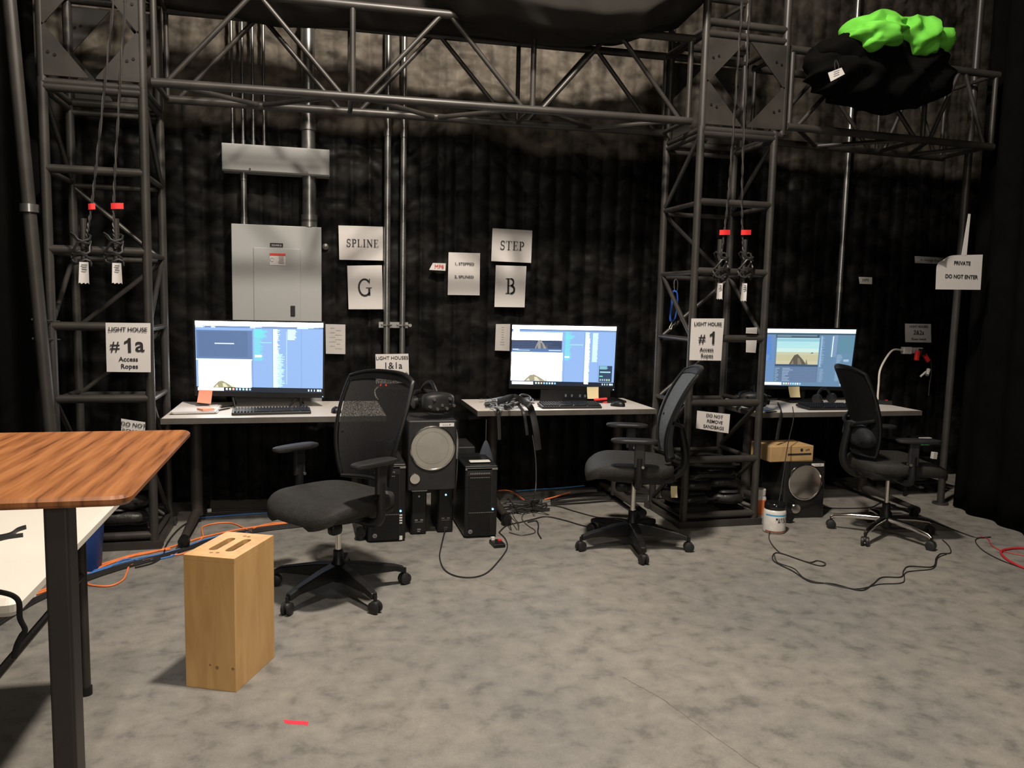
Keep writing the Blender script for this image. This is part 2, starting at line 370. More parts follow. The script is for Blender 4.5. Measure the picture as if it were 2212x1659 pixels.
def paper(name, label, corners, Y, mat=None, cat='sign', curl=.004, group=None, parent=None, thick=.001):
    c = [at(px, py, Y) for px, py in corners]   # TL TR BR BL
    base = (c[2]+c[3])/2
    t = thing(name, label, cat, base, 0, group) if parent is None else parent
    ph = random.random()*6
    def fn(u, v):
        p = (c[3]*(1-u)+c[2]*u)*(1-v)+(c[0]*(1-u)+c[1]*u)*v
        return p+Vector((0, -curl*(math.sin(u*PI)*.8+.5*math.sin(3*v+ph)+.5), 0))
    MB().grid(fn, 8, 8, (0, thick, 0)).build('sheet', mat or PAPER, t, world=True, smooth=True)
    tilt = math.atan2((c[1]-c[0]).z+(c[2]-c[3]).z, (c[1]-c[0]).x+(c[2]-c[3]).x)
    H = ((c[0]-c[3]).length+(c[1]-c[2]).length)/2; Wd = ((c[1]-c[0]).length+(c[2]-c[3]).length)/2
    yy = Y-curl*1.9-.0015
    def uv(u, v):
        p = (c[3]*(1-u)+c[2]*u)*(1-v)+(c[0]*(1-u)+c[1]*u)*v
        return Vector((p.x, yy, p.z))
    return t, uv, tilt, Wd, H
def ptext(pp, body, size, u, v, mat=INK, bold=0, sx=1.0):
    t, uv, tilt, Wd, H = pp
    return text(body, size*H, uv(u, v), mat, t, rx=PI/2, ry=-tilt, bold=bold*H, sx=sx)
def strip(name, mat, parent, p0, p1, w, th=.0006, up=(0, 0, 1)):
    p0, p1 = Vector(p0), Vector(p1); d = (p1-p0).normalized(); s_ = Vector(up).cross(d).normalized()*w/2; u = Vector(up)*th
    vs = [p0-s_, p1-s_, p1+s_, p0+s_]; vs += [v+u for v in vs]
    return MB().add(vs, [(3, 2, 1, 0), (4, 5, 6, 7), (0, 1, 5, 4), (1, 2, 6, 5), (2, 3, 7, 6), (3, 0, 4, 7)]).build(name, mat, parent, world=parent is not None)
# ------------------------------------------------------------------ SETTING
WY = 5.82
MB().box((1.5, 1.5, -.05), (9.0, 9.4, .1)).build('floor', FLOOR, kind='structure')
def wallfn(u, v):
    x, z = -2.9+8.8*u, 4.9*v
    rib = abs(math.sin(PI*x/.125+.6*noise.noise(Vector((x*.8, z*.4, 0)))))**.6*.014
    big = abs(math.sin(PI*x/.55+1))**.5*.02
    wr = noise.noise(Vector((x*6, z*22+3*noise.noise(Vector((x*3, z*2, 1))), 3.1)))*.019*(1.0 if z > 2.4 else .35)
    wr += noise.noise(Vector((x*2.2, z*7, 8.3)))*.014
    wr += abs(noise.noise(Vector((x*12, z*16, 5.)))) * .007
    return (x, WY+.035-rib-big-wr, z)
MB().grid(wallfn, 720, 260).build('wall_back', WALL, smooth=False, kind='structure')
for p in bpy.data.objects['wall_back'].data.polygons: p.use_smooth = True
MB().box((-2.95, 1.5, 2.5), (.1, 9.4, 5.2)).build('wall_left', CLOTH, kind='structure')
MB().box((5.95, 1.5, 2.5), (.1, 9.4, 5.2)).build('wall_right', CLOTH, kind='structure')
MB().box((1.5, -3.2, 2.5), (9.0, .1, 5.2)).build('wall_front', CLOTH, kind='structure')
MB().box((1.5, 1.5, 5.2), (9.0, 9.4, .1)).build('ceiling', CLOTH, kind='structure')
# hairline cracks in the slab
def crack(pxs, w, nm):
    pts = spline([fl(x, y, .0004) for x, y in pxs], 10)
    pts = [p+Vector((random.uniform(-.003, .003), random.uniform(-.003, .003), 0)) for p in pts]
    vs = []; fs = []
    for k, p in enumerate(pts):
        d = (pts[min(k+1, len(pts)-1)]-pts[max(k-1, 0)]).normalized(); s_ = Vector((-d.y, d.x, 0))*w*random.uniform(.4, 1)
        vs += [p-s_, p+s_]
        if k: i = 2*k; fs.append((i-2, i-1, i+1, i))
    MB().add(vs, fs).build(nm, M('crack_dark', (.12, .11, .10), .8), kind='structure')
crack([(1345, 1462), (1430, 1510), (1520, 1575), (1640, 1659)], .0022, 'trim_1')
crack([(1005, 1240), (1050, 1262), (1095, 1275), (1150, 1312)], .0014, 'trim_2')
crack([(1380, 1250), (1500, 1292), (1650, 1330)], .0012, 'trim_3')

# ------------------------------------------------------------------ curtains
def curtain(name, label, p0, p1, z0, z1, n, amp, mat):
    p0, p1 = Vector(p0), Vector(p1); d = p1-p0; nn = Vector((-d.y, d.x, 0)).normalized()
    def fn(u, v):
        a = amp*(.6+.6*v)*math.sin(u*n*2*PI+.7*noise.noise(Vector((u*9, v*2, 1))))+amp*.6*noise.noise(Vector((u*14, v*1.3, 4)))
        return p0+d*u+nn*a+Vector((0, 0, z0+(z1-z0)*v))
    o = MB().grid(fn, 160, 24, tuple(nn*.004)).build(name, mat, smooth=True)
    for md in list(o.modifiers): o.modifiers.remove(md)
    return tag(o, label, 'curtain')
curtain('stage_curtain', 'black floor-length curtain filling the right edge beside the upright pole', (4.62, 4.80, 0), (4.05, .6, 0), .01, 4.8, 15, .045, CLOTH)
curtain('stage_curtain', 'black curtain at the left edge behind the leaning pole', (-2.85, 4.85, 0), (-1.5, 5.0, 0), .01, 4.8, 6, .035, CLOTH)

# ------------------------------------------------------------------ poles
def pole(name, label, p0, p1, r, mat, cat='pole', fittings=()):
    p0, p1 = Vector(p0), Vector(p1)
    t = thing(name, label, cat, p0)
    MB().cyl(p0, p1, r, n=16).build('tube', mat, t, world=True, smooth=True)
    MB().cyl(p0, p0+Vector((0, 0, .012)), r*2.2, n=20).build('foot_plate', mat, t, world=True, smooth=True)
    for f in fittings:
        p = p0.lerp(p1, f); MB().cyl(p-Vector((0, 0, .02)), p+Vector((0, 0, .02)), r*1.35, n=16).build('collar', GALV, t, world=True, smooth=True)
    return t
pole('pipe_pole', 'leaning black pipe pole at the far left of the frame', (-1.34, 4.6, 0), (-1.575, 4.6, 4.7), .032, TRUSS, fittings=(.40,))
pole('pipe_pole', 'upright thin black pole at the edge of the right curtain', (4.60, 4.9, 0), (4.60, 4.9, 4.7), .026, TRUSS)

# ------------------------------------------------------------------ truss work
def tb(name, a, b, r, t, n=10, mat=None): return MB().cyl(a, b, r, n=n).build(name, mat or TRUSS, t, world=True, smooth=True)
def horizontal_truss(name, label, x0, x1, yf0, yf1, yb, z0f, z1f, ztop, nodes_, half=False):
    t = thing(name, label, 'truss', (x0, yf0, z0f))
    YF = lambda x: yf0+(yf1-yf0)*(x-x0)/(x1-x0); ZB = lambda x: z0f+(z1f-z0f)*(x-x0)/(x1-x0); ZT = lambda x: ZB(x)+ztop
    f = lambda x: Vector((x, YF(x), ZB(x))); g = lambda x: Vector((x, YF(x), ZT(x)))
    fb = lambda x: Vector((x, yb, ZB(x))); gb = lambda x: Vector((x, yb, ZT(x)))
    R, r = .025, .0145
    for q in (f, g, fb, gb): tb('chord', q(x0), q(x1), R, t)
    for x in nodes_:
        tb('upright', f(x), g(x), r+.003, t); tb('upright', fb(x), gb(x), r, t)
        tb('cross_bar', f(x), fb(x), r, t); tb('cross_bar', g(x), gb(x), r, t)
    for a, b in zip(nodes_, nodes_[1:]):
        m = (a+b)/2; e = .055
        for lo, hi in ((f, g), (fb, gb)):
            tb('diagonal', lo(a+e), hi(m-.02), r, t); tb('diagonal', hi(m+.02), lo(b-e), r, t)
        tb('diagonal', f(a+e), fb(m), r, t); tb('diagonal', fb(m), f(b-e), r, t)
    return t
NODES = [-.85, .205, 1.278, 2.31]
horizontal_truss('box_truss', 'long black box truss running overhead between the two towers', -.865, 2.33, 4.77, 4.77, 5.15, 2.60, 2.632, .505, NODES)
horizontal_truss('box_truss', 'black box truss overhead between the right tower and the right curtain', 2.945, 4.56, 4.65, 4.65, 5.10, 2.62, 2.60, .48, [2.96, 3.98, 4.54])

def tower(name, label, x0, x1, yf, yb, rungs, x0t, x1t, ztop):
    t = thing(name, label, 'truss tower', ((x0+x1)/2, (yf+yb)/2, 0))
    zs = 2.56; H = 4.2
    for y in (yf, yb):
        for x in (x0, x1): tb('post', (x, y, 0), (x, y, zs+.02), .025, t, 12)
    r = .024
    for z in rungs:
        tb('rung', (x0, yf, z), (x1, yf, z), r, t); tb('rung', (x0, yb, z-.03), (x1, yb, z-.03), .017, t)
        for x in (x0, x1): tb('side_bar', (x, yf, z-.01), (x, yb, z-.01), .016, t)
    # zig-zag braces on the back and the two sides
    for k, (a, b) in enumerate(zip(rungs, rungs[1:])):
        q = (k//2) % 2
        if k % 2 == 0 or k == 3: tb('brace', (x0 if q else x1, yb, a-.03), (x1 if q else x0, yb, b-.03), .0145, t)
        if k % 2 == 1 or k == 0:
            for x in (x0, x1): tb('brace', (x, yf if q else yb, a), (x, yb if q else yf, b), .0145, t)
    # corner block with gusset plates round a diamond opening
    zb, zt = zs, 3.14
    w0, w1 = x0t, x1t
    for y in (yf-.02, yb+.02):
        for sx_, sz in ((0, 0), (1, 0), (0, 1), (1, 1)):
            cx = w0 if sx_ == 0 else w1; cz = zb+.03 if sz == 0 else zt-.03
            dx = (w1-w0)*.46*(1 if sx_ == 0 else -1); dz = (zt-zb)*.46*(1 if sz == 0 else -1)
            pts = [(cx, cz), (cx+dx, cz), (cx+dx, cz+dz*.03), (cx+dx*.05, cz+dz), (cx, cz+dz)]
            vs = [Vector((p[0], y-.004, p[1])) for p in pts]+[Vector((p[0], y+.004, p[1])) for p in pts]; n = len(pts)
            fs = [tuple(range(n)), tuple(range(2*n-1, n-1, -1))]+[(i, (i+1) % n, n+(i+1) % n, n+i) for i in range(n)]
            gp = MB().add(vs, fs).build('gusset_plate', TRUSS, t, world=True)
            for q in (.18, .34):
                p = Vector((cx+dx*q*.9, y, cz+dz*.5*(1-q*.6))); MB().cyl(p-Vector((0, .009, 0)), p+Vector((0, .009, 0)), .008, n=8).build('bolt', BLK, gp, world=True)
    for y in (yf, yb):
        for x in (w0, w1): tb('sleeve_post', (x, y, zb), (x, y, H), .026, t, 12)
        for z in (zb, zt, zt+.07, 3.55): tb('rung', (w0, y, z), (w1, y, z), .024, t)
    for z in (zb, zt):
        for x in (w0, w1): tb('side_bar', (x, yf, z), (x, yb, z), .02, t)
    tb('brace', (w0, yb, 3.2), (w1, yb, 3.55), .0145, t)
    # base frame
    mb = MB(); mb.box(((x0+x1)/2, yf, .022), (x1-x0+.09, .07, .044)); mb.box(((x0+x1)/2, yb, .022), (x1-x0+.09, .07, .044))
    mb.box((x0, (yf+yb)/2, .021), (.07, yb-yf, .042)); mb.box((x1, (yf+yb)/2, .021), (.07, yb-yf, .042))
    mb.build('base_frame', TRUSS, t, world=True)
    return t
RL = [.075, .46, .867, 1.27, 1.685, 2.112, 2.535]
tower('truss_tower', 'square black truss tower at left holding sign 1a', -1.405, -.914, 4.78, 5.25, RL, -1.40, -.915, 3.1)
tower('truss_tower', 'square black truss tower on the right between second and third desks', 2.345, 2.862, 4.65, 5.15, [.075, .45, .827, 1.25, 1.68, 2.115, 2.535], 2.35, 2.91, 3.2)
# wire ties joining pole and left tower
for z, lb in ((1.30, 'upper thin wire tie between leaning pole and left tower'), (1.20, 'lower thin wire tie between leaning pole and left tower')):
    tag(MB().tube(spline([(-1.43, 4.56, z+.01), (-1.435, 4.60, z+.012), (-1.40, 4.74, z), (-1.37, 4.80, z-.005)], 5), .0035, 6).build('wire_tie', GRC, smooth=True), lb, 'tie', 'wire ties on the leaning pole')

# ------------------------------------------------------------------ sandbags
def sandbag(label, c, d, seed, rz=0, group='sandbags in the left tower', rx=0):
    t = thing('sandbag', label, 'sandbag', (c[0], c[1], c[2]-d[2]/2), rz, group)
    def fn(p):
        q = Vector(p); k = noise.noise(Vector((q.x*7+seed, q.y*7, q.z*5)))
        q *= 1+.14*k; q.z -= .018*(abs(q.x)/(d[0]/2))**2; q.z += .012*noise.noise(Vector((q.x*16, q.y*12, seed)))
        return q
    MB().sell((0, 0, d[2]/2), d, .7, .55, 28, 14, fn).build('bag', BAG, t, smooth=True)
    MB().box((0, -d[1]*.44, d[2]*.5), (d[0]*.9, .01, .012)).build('seam', BLK2, t)
    MB().tube(spline([(-.07, -d[1]*.30, d[2]*.86), (-.05, -d[1]*.45, d[2]*1.0), (.05, -d[1]*.46, d[2]*.98), (.07, -d[1]*.30, d[2]*.86)], 5), .011, 6, flat=.25).build('handle', BLK2, t, smooth=True)
    return t
lb1 = ['bottom black sandbag in the left tower stack', 'second black sandbag from the bottom in the left tower', 'middle black sandbag in the left tower stack', 'fourth black sandbag up in the left tower', 'top black sandbag of the left tower stack']
for k, l in enumerate(lb1): sandbag(l, (-1.155+.01*(-1)**k, 4.99, .165+.098*k), (.43, .36, .112), k*3.1, .03*(-1)**k)
lb2 = ['bottom left black sandbag in the right tower', 'bottom right black sandbag in the right tower', 'second layer left sandbag in the right tower', 'second layer right sandbag in the right tower', 'third layer wide sandbag in the right tower', 'top sandbag under the rung of the right tower']
pos2 = [(2.47, 4.90, .155), (2.73, 4.88, .165), (2.50, 4.90, .25), (2.72, 4.91, .26), (2.60, 4.90, .325), (2.60, 4.90, .395)]
for k, (l, p) in enumerate(zip(lb2, pos2)):
    sandbag(l, p, (.26 if k < 4 else .44, .36, .095 if k < 4 else .075), 20+k*2.3, .1*(-1)**k, 'sandbags in the right tower')

# ------------------------------------------------------------------ access ropes with flags and tags
def rope(label, top, mid, cleat, Y, tagpx, tapepx, tapew, tw):
    T, Mi, C = at(*top, Y), at(*mid, Y), at(*cleat, Y)
    T = T+(T-C)*.35
    t = thing('access_rope', label, 'rope', (C.x, Y, C.z), 0, 'access ropes hanging in the towers')
    pts = spline([T, Mi, C], 14)
    # two-strand twisted line
    for ph in (0, PI):
        q = [p+Vector((.004*math.cos(k*.9+ph), .004*math.sin(k*.9+ph), 0)) for k, p in enumerate(spline(pts, 3))]
        MB().tube(q, .0045, 5).build('strand', GRC if ph else BKC, t, world=True, smooth=True)
    cp = [C+Vector((.045*math.sin(a*1.0)*(1+.2*math.sin(a*3)), -.02+.03*math.cos(a), .07*math.cos(a*.37)+.018*math.sin(a*2.3))) for a in [i*.5 for i in range(60)]]
    MB().tube(cp, .0065, 6).build('coil', BKC, t, world=True, smooth=True)
    a = at(*tapepx, Y-.012)
    MB().grid(lambda u, v: (a.x+(u-.5)*tapew, a.y-.004*math.sin(u*4), a.z+(v-.5)*.032+.004*(u-.5)), 6, 2, (0, .002, 0)).build('tape_flag', RED, t, world=True)
    A, B = at(*tagpx[0], Y-.06), at(*tagpx[1], Y-.06)
    tg = MB().grid(lambda u, v: (A.x*(1-v)+B.x*v+(u-.5)*tw*(.85+.15*v), A.y+.006*math.cos(u*3-1.5), A.z*(1-v)+B.z*v+.004*math.sin(u*17)*(v > .9)), 8, 8, (0, .002, 0)).build('paper_tag', PAPER, t, world=True)
    mb = MB()
    for r_ in (.14, .24, .36): mb.box((A.x+.002, A.y-.002, A.z*(1-r_)+B.z*r_), (tw*random.uniform(.3, .6), .0006, .006))
    mb.build('handwriting', INKG, tg, world=True)
    # belaying peg fixed to rung
    MB().cyl((C.x, Y+.012, C.z-.17), (C.x+.002, Y+.012, C.z+.17), .017, n=10).build('belay_pin', TRUSS, t, world=True, smooth=True)
    return t
rope('left rope of the left tower with red flag and long white tag', (243, 0), (203, 400), (180, 540), 4.755, ((181, 566), (181, 612)), (198, 446), .034, .052)
rope('right rope of the left tower with red flag and white tag', (275, 0), (247, 400), (250, 540), 4.755, ((252, 568), (253, 612)), (253, 445), .062, .052)
rope('left rope of the right tower with red flag and white tag', (1592, 130), (1575, 400), (1555, 575), 4.625, ((1556, 612), (1554, 646)), (1566, 502), .075, .040)
rope('right rope of the right tower with red flag and white tag', (1617, 130), (1603, 400), (1608, 575), 4.625, ((1609, 612), (1606, 650)), (1612, 502), .072, .040)

# ------------------------------------------------------------------ conduits, wireway, panel
def conduit(label, x, z0, z1, r, y=5.74, straps=(), group='metal conduits on the back wall'):
    t = thing('conduit', label, 'conduit', (x, y, z0), 0, group)
    MB().cyl((x, y, z0), (x, y, z1), r, n=18).build('pipe', GALV, t, world=True, smooth=True)
    for z in straps:
        MB().cyl((x, y, z-.025), (x, y, z+.025), r*1.22, n=18).build('coupling', GALV, t, world=True, smooth=True)
    return t
for x, l in ((-.545, 'leftmost thin conduit above the grey wireway'), (-.478, 'second thin conduit above the grey wireway'), (-.412, 'third thin conduit above the grey wireway'), (-.342, 'fourth thin conduit above the grey wireway')):
    conduit(l, x, 2.462, 4.8, .011, straps=(2.475, 3.62))
conduit('thick conduit rising from the right end of the grey wireway', -.052, 2.462, 4.8, .047, straps=(2.62, 3.3))
conduit('thin conduit between the grey wireway and the electrical panel', -.478, 1.94, 2.285, .019, straps=(1.965, 2.26))
conduit('thick short conduit between the grey wireway and the electrical panel', -.048, 1.945, 2.285, .046, straps=(1.965, 2.0))
conduit('left conduit of the pair right of the SPLINE sign', .490, .85, 4.8, .024, straps=(2.62,))
conduit('right conduit of the pair right of the SPLINE sign', .602, .85, 4.8, .021, straps=(2.62,))
conduit('shiny conduit on the wall above the third desk monitor', 4.215, 1.2, 4.8, .021, straps=(1.62, 2.9), y=5.74)
c = thing('strut_clamp', 'metal strut clamp holding the conduit pair', 'clamp', (.54, 5.72, 1.255))
MB().box((.54, 5.765, 1.27), (.21, .02, .042)).build('channel', GALV, c, world=True)
for x in (.490, .602):
    MB().tube([(x-.036, 5.755, 1.27), (x-.03, 5.72, 1.27), (x, 5.708, 1.27), (x+.03, 5.72, 1.27), (x+.036, 5.755, 1.27)], .006, 6).build('strap', GALV, c, world=True, smooth=True)
MB().cyl((.655, 5.75, 1.27), (.655, 5.70, 1.27), .012, n=8).build('bolt', GALV, c, world=True)
t = thing('wireway', 'long grey metal wireway box mounted above the electrical panel', 'wireway', (-.26, 5.70, 2.284))
MB().box((-.26, 5.735, 2.374), (.70, .13, .18)).build('trough', PANEL, t, world=True, bevel=.004)
MB().box((-.26, 5.666, 2.372), (.694, .008, .162)).build('cover', PANEL, t, world=True, bevel=.003)
for x in (-.43, -.06): MB().cyl((x, 5.664, 2.302), (x, 5.655, 2.302), .006, n=8).build('screw', CHROME, t, world=True)
t = thing('electrical_panel', 'tall light grey electrical panel behind the left monitor', 'panel', (-.26, 5.72, .70))
MB().box((-.262, 5.745, 1.322), (.592, .11, 1.235)).build('cover', PANEL, t, world=True, bevel=.004)
MB().box((-.262, 5.686, 1.32), (.31, .008, .93)).build('door', PANEL, t, world=True, bevel=.003)
MB().box((-.265, 5.685, 1.808), (.085, .008, .022)).build('nameplate', BLK, t, world=True)
text('SQUARE D', .014, (-.265, 5.680, 1.804), PAPER, t, bold=.0002)
wl = MB().box((-.258, 5.6805, 1.710), (.104, .003, .082)).build('warning_label', PAPER, t, world=True)
MB().box((-.258, 5.6785, 1.742), (.104, .002, .017)).build('red_header', INKR, wl, world=True)
mb = MB()
for k in range(6): mb.box((-.235+random.uniform(-.003, .003), 5.6785, 1.726-.009*k), (.04*random.uniform(.7, 1), .001, .0035))
mb.tube([(-.295+.012*math.cos(a), 5.6785, 1.705+.012*math.sin(a)) for a in [i*.6 for i in range(10)]], .0015, 4)
mb.build('fine_print', INKG, wl, world=True)
MB().rbox((-.16, 5.68, 1.36), (.03, .014, .07), .004).build('latch', BLK2, t, world=True)
for i, (px, py) in enumerate(((703, 533), (548, 535))):
    p = at(px, py, 5.80)
    if i == 0:
        tag(MB().lathe(p, [(.004, 0), (.021, .002), (.022, .006), (.012, .012), (.004, .014)], 16, rot=Matrix.Rotation(PI/2, 3, 'X')).build('insulation_washer', M('dull_washer', (.12, .11, .1), .4, .5), smooth=True), 'round insulation washer on the wall right of the electrical panel', 'washer')

# ------------------------------------------------------------------ wall and tower signs
PY = 5.775
P = paper('paper_sign', 'white paper sign reading SPLINE', [(731, 487), (827, 490), (828, 563), (733, 561)], PY); serif_text('SPLINE', .225*P[4], P[1](.53, .5), INK, P[0], P[2])
P = paper('paper_sign', 'white paper sign with a large letter G', [(750, 574), (825, 573), (828, 668), (753, 668)], PY); serif_text('G', .39*P[4], P[1](.49, .5), INK, P[0], P[2])
P = paper('paper_sign', 'white paper sign reading STEP', [(1064, 493), (1150, 498), (1147, 568), (1061, 564)], PY); serif_text('STEP', .27*P[4], P[1](.5, .5), INK, P[0], P[2])
P = paper('paper_sign', 'white paper sign with a large letter B', [(1071, 573), (1137, 575), (1133, 664), (1068, 663)], PY); serif_text('B', .37*P[4], P[1](.5, .51), INK, P[0], P[2])
P = paper('paper_sign', 'white paper reading 1, STEPPED and 2, SPLINED', [(969, 545), (1037, 547), (1036, 638), (967, 637)], PY)
ptext(P, '1, STEPPED', .088, .50, .735, bold=.0014, sx=1.12); ptext(P, '2, SPLINED', .088, .50, .43, bold=.0014, sx=1.12)
P = paper('name_tag', 'small handwritten tag reading MP8 in red', [(935, 568), (963, 569), (962, 585), (927, 583)], PY-.01); ptext(P, 'MP8', .7, .55, .5, INKR)
P = paper('printed_sheet', 'blank looking printed sheet right of the left monitor', [(703, 700), (746, 701), (746, 765), (704, 764)], PY, PAPER2)
mb = MB()
for k in range(10): q = P[1](.35+.3*(k % 2), .88-.075*k); mb.box(q, (.05*random.uniform(.3, 1), .0006, .002))
mb.build('faint_print', M('faint_ink', (.33, .32, .31), .8), P[0], world=True)
P = paper('printed_sheet', 'blank looking printed sheet left of the middle monitor', [(1071, 700), (1104, 700), (1102, 758), (1069, 757)], PY, PAPER2)
mb = MB()
for k in range(8): q = P[1](.45, .88-.09*k); mb.box(q, (.04*random.uniform(.3, 1), .0006, .002))
mb.build('faint_print', M('faint_ink', (.33, .32, .31), .8), P[0], world=True)
P = paper('paper_sign', 'white sign reading LIGHT HOUSES 1&1a Power Switch above the wall outlet', [(811, 765), (882, 764), (884, 827), (812, 829)], 5.70)
ptext(P, 'LIGHT HOUSES', .16, .5, .86, bold=.001); ptext(P, '1&1a', .31, .52, .60, bold=.001); ptext(P, 'Power Switch', .17, .55, .32, bold=.002)
def lighthouse(nm, corners, Y, num, label):
    P = paper('paper_sign', label, corners, Y)
    ptext(P, 'LIGHT HOUSE', .115, .5, .865, bold=.002); ptext(P, '#', .30, .20 if len(num) > 1 else .34, .52, bold=.002)
    h = .30*P[4]; p1 = P[1](.66 if len(num) == 1 else .50, .545)
    MB().add([p1+Vector((q[0]*h, -.0004, q[1]*h)) for q in ((-.02, -.5), (.17, -.5), (.17, .5), (.02, .5), (-.06, .36), (-.25, .24), (-.25, .08), (-.02, .20))], [tuple(range(8))]).build('lettering', INK, P[0], world=True)
    if len(num) > 1: ptext(P, num[1:], .42, .76, .55, bold=.006)
    ptext(P, 'Access', .13, .5, .26, bold=.002); ptext(P, 'Ropes', .13, .52, .115, bold=.002)
lighthouse('a', [(228, 697), (325, 698), (326, 804), (231, 803)], 4.735, '1a', 'white sign reading LIGHT HOUSE #1a Access Ropes on the left tower')
lighthouse('b', [(1493, 688), (1564, 688), (1558, 779), (1489, 778)], 4.605, '1', 'white sign reading LIGHT HOUSE #1 Access Ropes on the right tower')
for cs, Y, l in (([(262, 904), (314, 912), (312, 960), (262, 955)], 4.735, 'white DO NOT REMOVE SANDBAGS sign low on the left tower'), ([(1506, 887), (1577, 895), (1573, 936), (1503, 925)], 4.58, 'white DO NOT REMOVE SANDBAGS sign low on the right tower')):
    P = paper('paper_sign', l, cs, Y, curl=.003)
    ptext(P, 'DO NOT', .25, .52, .80, bold=.002); ptext(P, 'REMOVE', .25, .54, .50, bold=.002); ptext(P, 'SANDBAGS', .25, .52, .20, bold=.002, sx=.98)
paper('paper_note', 'upper blank paper note taped on the right tower rung', [(1611, 708), (1635, 707), (1635, 721), (1611, 720)], 4.62, PAPER2, 'note')
paper('paper_note', 'lower blank paper note taped on the right tower', [(1611, 735), (1634, 735), (1632, 762), (1611, 761)], 4.62, PAPER2, 'note')
P = paper('name_tag', 'small handwritten tag reading MP9 above the right desk', [(1855, 598), (1884, 599), (1883, 614), (1856, 613)], PY); ptext(P, 'MP9', .62, .45, .5, INKG)
P = paper('name_tag', 'long handwritten arrow tag behind the PRIVATE sign', [(1975, 553), (2042, 557), (2040, 571), (1976, 568)], PY); ptext(P, '\u2190 Storage Box', .55, .48, .5, INK)
# PRIVATE sign with bent corner and tape hanger
c_ = [at(*q, 4.48) for q in ((2024, 552), (2123, 550), (2118, 626), (2021, 625))]
t = thing('paper_sign', 'white sign reading PRIVATE DO NOT ENTER hung beside the right curtain', 'sign', (c_[2]+c_[3])/2)
def pf(u, v):
    p = (c_[3]*(1-u)+c_[2]*u)*(1-v)+(c_[0]*(1-u)+c_[1]*u)*v
    k = max(0, (v-.62)/.38)*max(0, (.42-u)/.42)
    return p+Vector((.035*k*k, -.03*k*k, -.03*k*k))
MB().grid(pf, 14, 14, (0, .001, 0)).build('sheet', PAPER, t, world=True, smooth=True)
for b_, v_ in (('PRIVATE', .76), ('DO NOT ENTER', .37)): text(b_, .036, (c_[3]*(1-.55)+c_[2]*.55)*(1-v_)+(c_[0]*.45+c_[1]*.55)*v_+Vector((0, -.003, 0)), INK, t, bold=.0006)
a, b = at(2093, 462, 4.48), at(2080, 553, 4.48)
MB().add([a+Vector((-.004, 0, 0)), a+Vector((.014, 0, 0)), b+Vector((.03, 0, 0)), b+Vector((-.012, 0, 0)), a+Vector((-.004, .002, 0)), a+Vector((.014, .002, 0)), b+Vector((.03, .002, 0)), b+Vector((-.012, .002, 0))],
         [(0, 3, 2, 1), (4, 5, 6, 7), (0, 1, 5, 4), (1, 2, 6, 5), (2, 3, 7, 6), (3, 0, 4, 7)]).build('tape_hanger', PAPER, t, world=True)
P = paper('paper_sign', 'white sign reading LIGHT HOUSES 2&2a Power Switch on the back wall', [(1955, 699), (2011, 700), (2011, 740), (1955, 739)], 5.70)
ptext(P, 'LIGHT HOUSES', .175, .5, .85, bold=.001, sx=1.0); ptext(P, '2&2a', .33, .5, .52, bold=.001); ptext(P, 'Power Switch', .165, .5, .17, bold=.001)

# ------------------------------------------------------------------ desks
def desk(label, x0, x1, y0, y1):
    t = thing('desk', label, 'desk', ((x0+x1)/2, (y0+y1)/2, 0))
    cx, cy_ = (x0+x1)/2, (y0+y1)/2
    MB().box((cx, cy_, .7145), (x1-x0, y1-y0, .030)).build('desktop', DTOP, t, world=True, bevel=.002)
    mb = MB()
    mb.box((cx, y0-.002, .7125), (x1-x0+.006, .006, .034)); mb.box((cx, y1+.001, .7135), (x1-x0+.004, .004, .031))
    mb.box((x0-.001, cy_, .7135), (.004, y1-y0, .031)); mb.box((x1+.001, cy_, .7135), (.004, y1-y0, .031))
    mb.build('edge_band', DEDGE, t, world=True)
    for x in (x0+(.14 if x0 < 0 else .165), x1-.165):
        lg = MB().cyl((x, cy_-.02, .05), (x, cy_-.02, .68), .036, n=20).build('leg', LEGM, t, world=True, smooth=True)
        MB().box((x, cy_, .688), (.06, y1-y0-.18, .024)).build('support_arm', LEGM, lg, world=True)
        # foot: arched beam rising to the middle
        def ff(u, v, x=x):
            a = 2*PI*u; yy = y0-.19+(y1-y0+.18)*v; h = .028+.03*(1-abs(2*v-1))
            return (x+.030*math.cos(a)*(1-.25*abs(2*v-1)), yy, .045+h*.5+h*.5*math.sin(a))
        MB().grid(ff, 12, 10).build('foot', LEGM, t, world=True, smooth=True)
        for yy in (y0-.19, y1-.02):
            MB().cyl((x, yy, .0), (x, yy, .045), .030, .034, n=16).build('foot_cap', BLK, t, world=True, smooth=True)
            MB().cyl((x, yy-.03, .046), (x, yy+.03, .046), .029, n=16).build('end_cap', BLK, t, world=True, smooth=True)
    MB().box((cx, y1-.22, .66), (x1-x0-.34, .05, .05)).build('cross_rail', LEGM, t, world=True)
    return t
desk('left pale-topped desk with dark T-shaped legs', -.888, .42, 4.925, 5.66)
desk('middle pale-topped desk behind the second chair', 1.037, 2.315, 5.08, 5.70)
desk('right pale-topped desk behind the chrome-based chair', 2.958, 4.303, 4.83, 5.62)

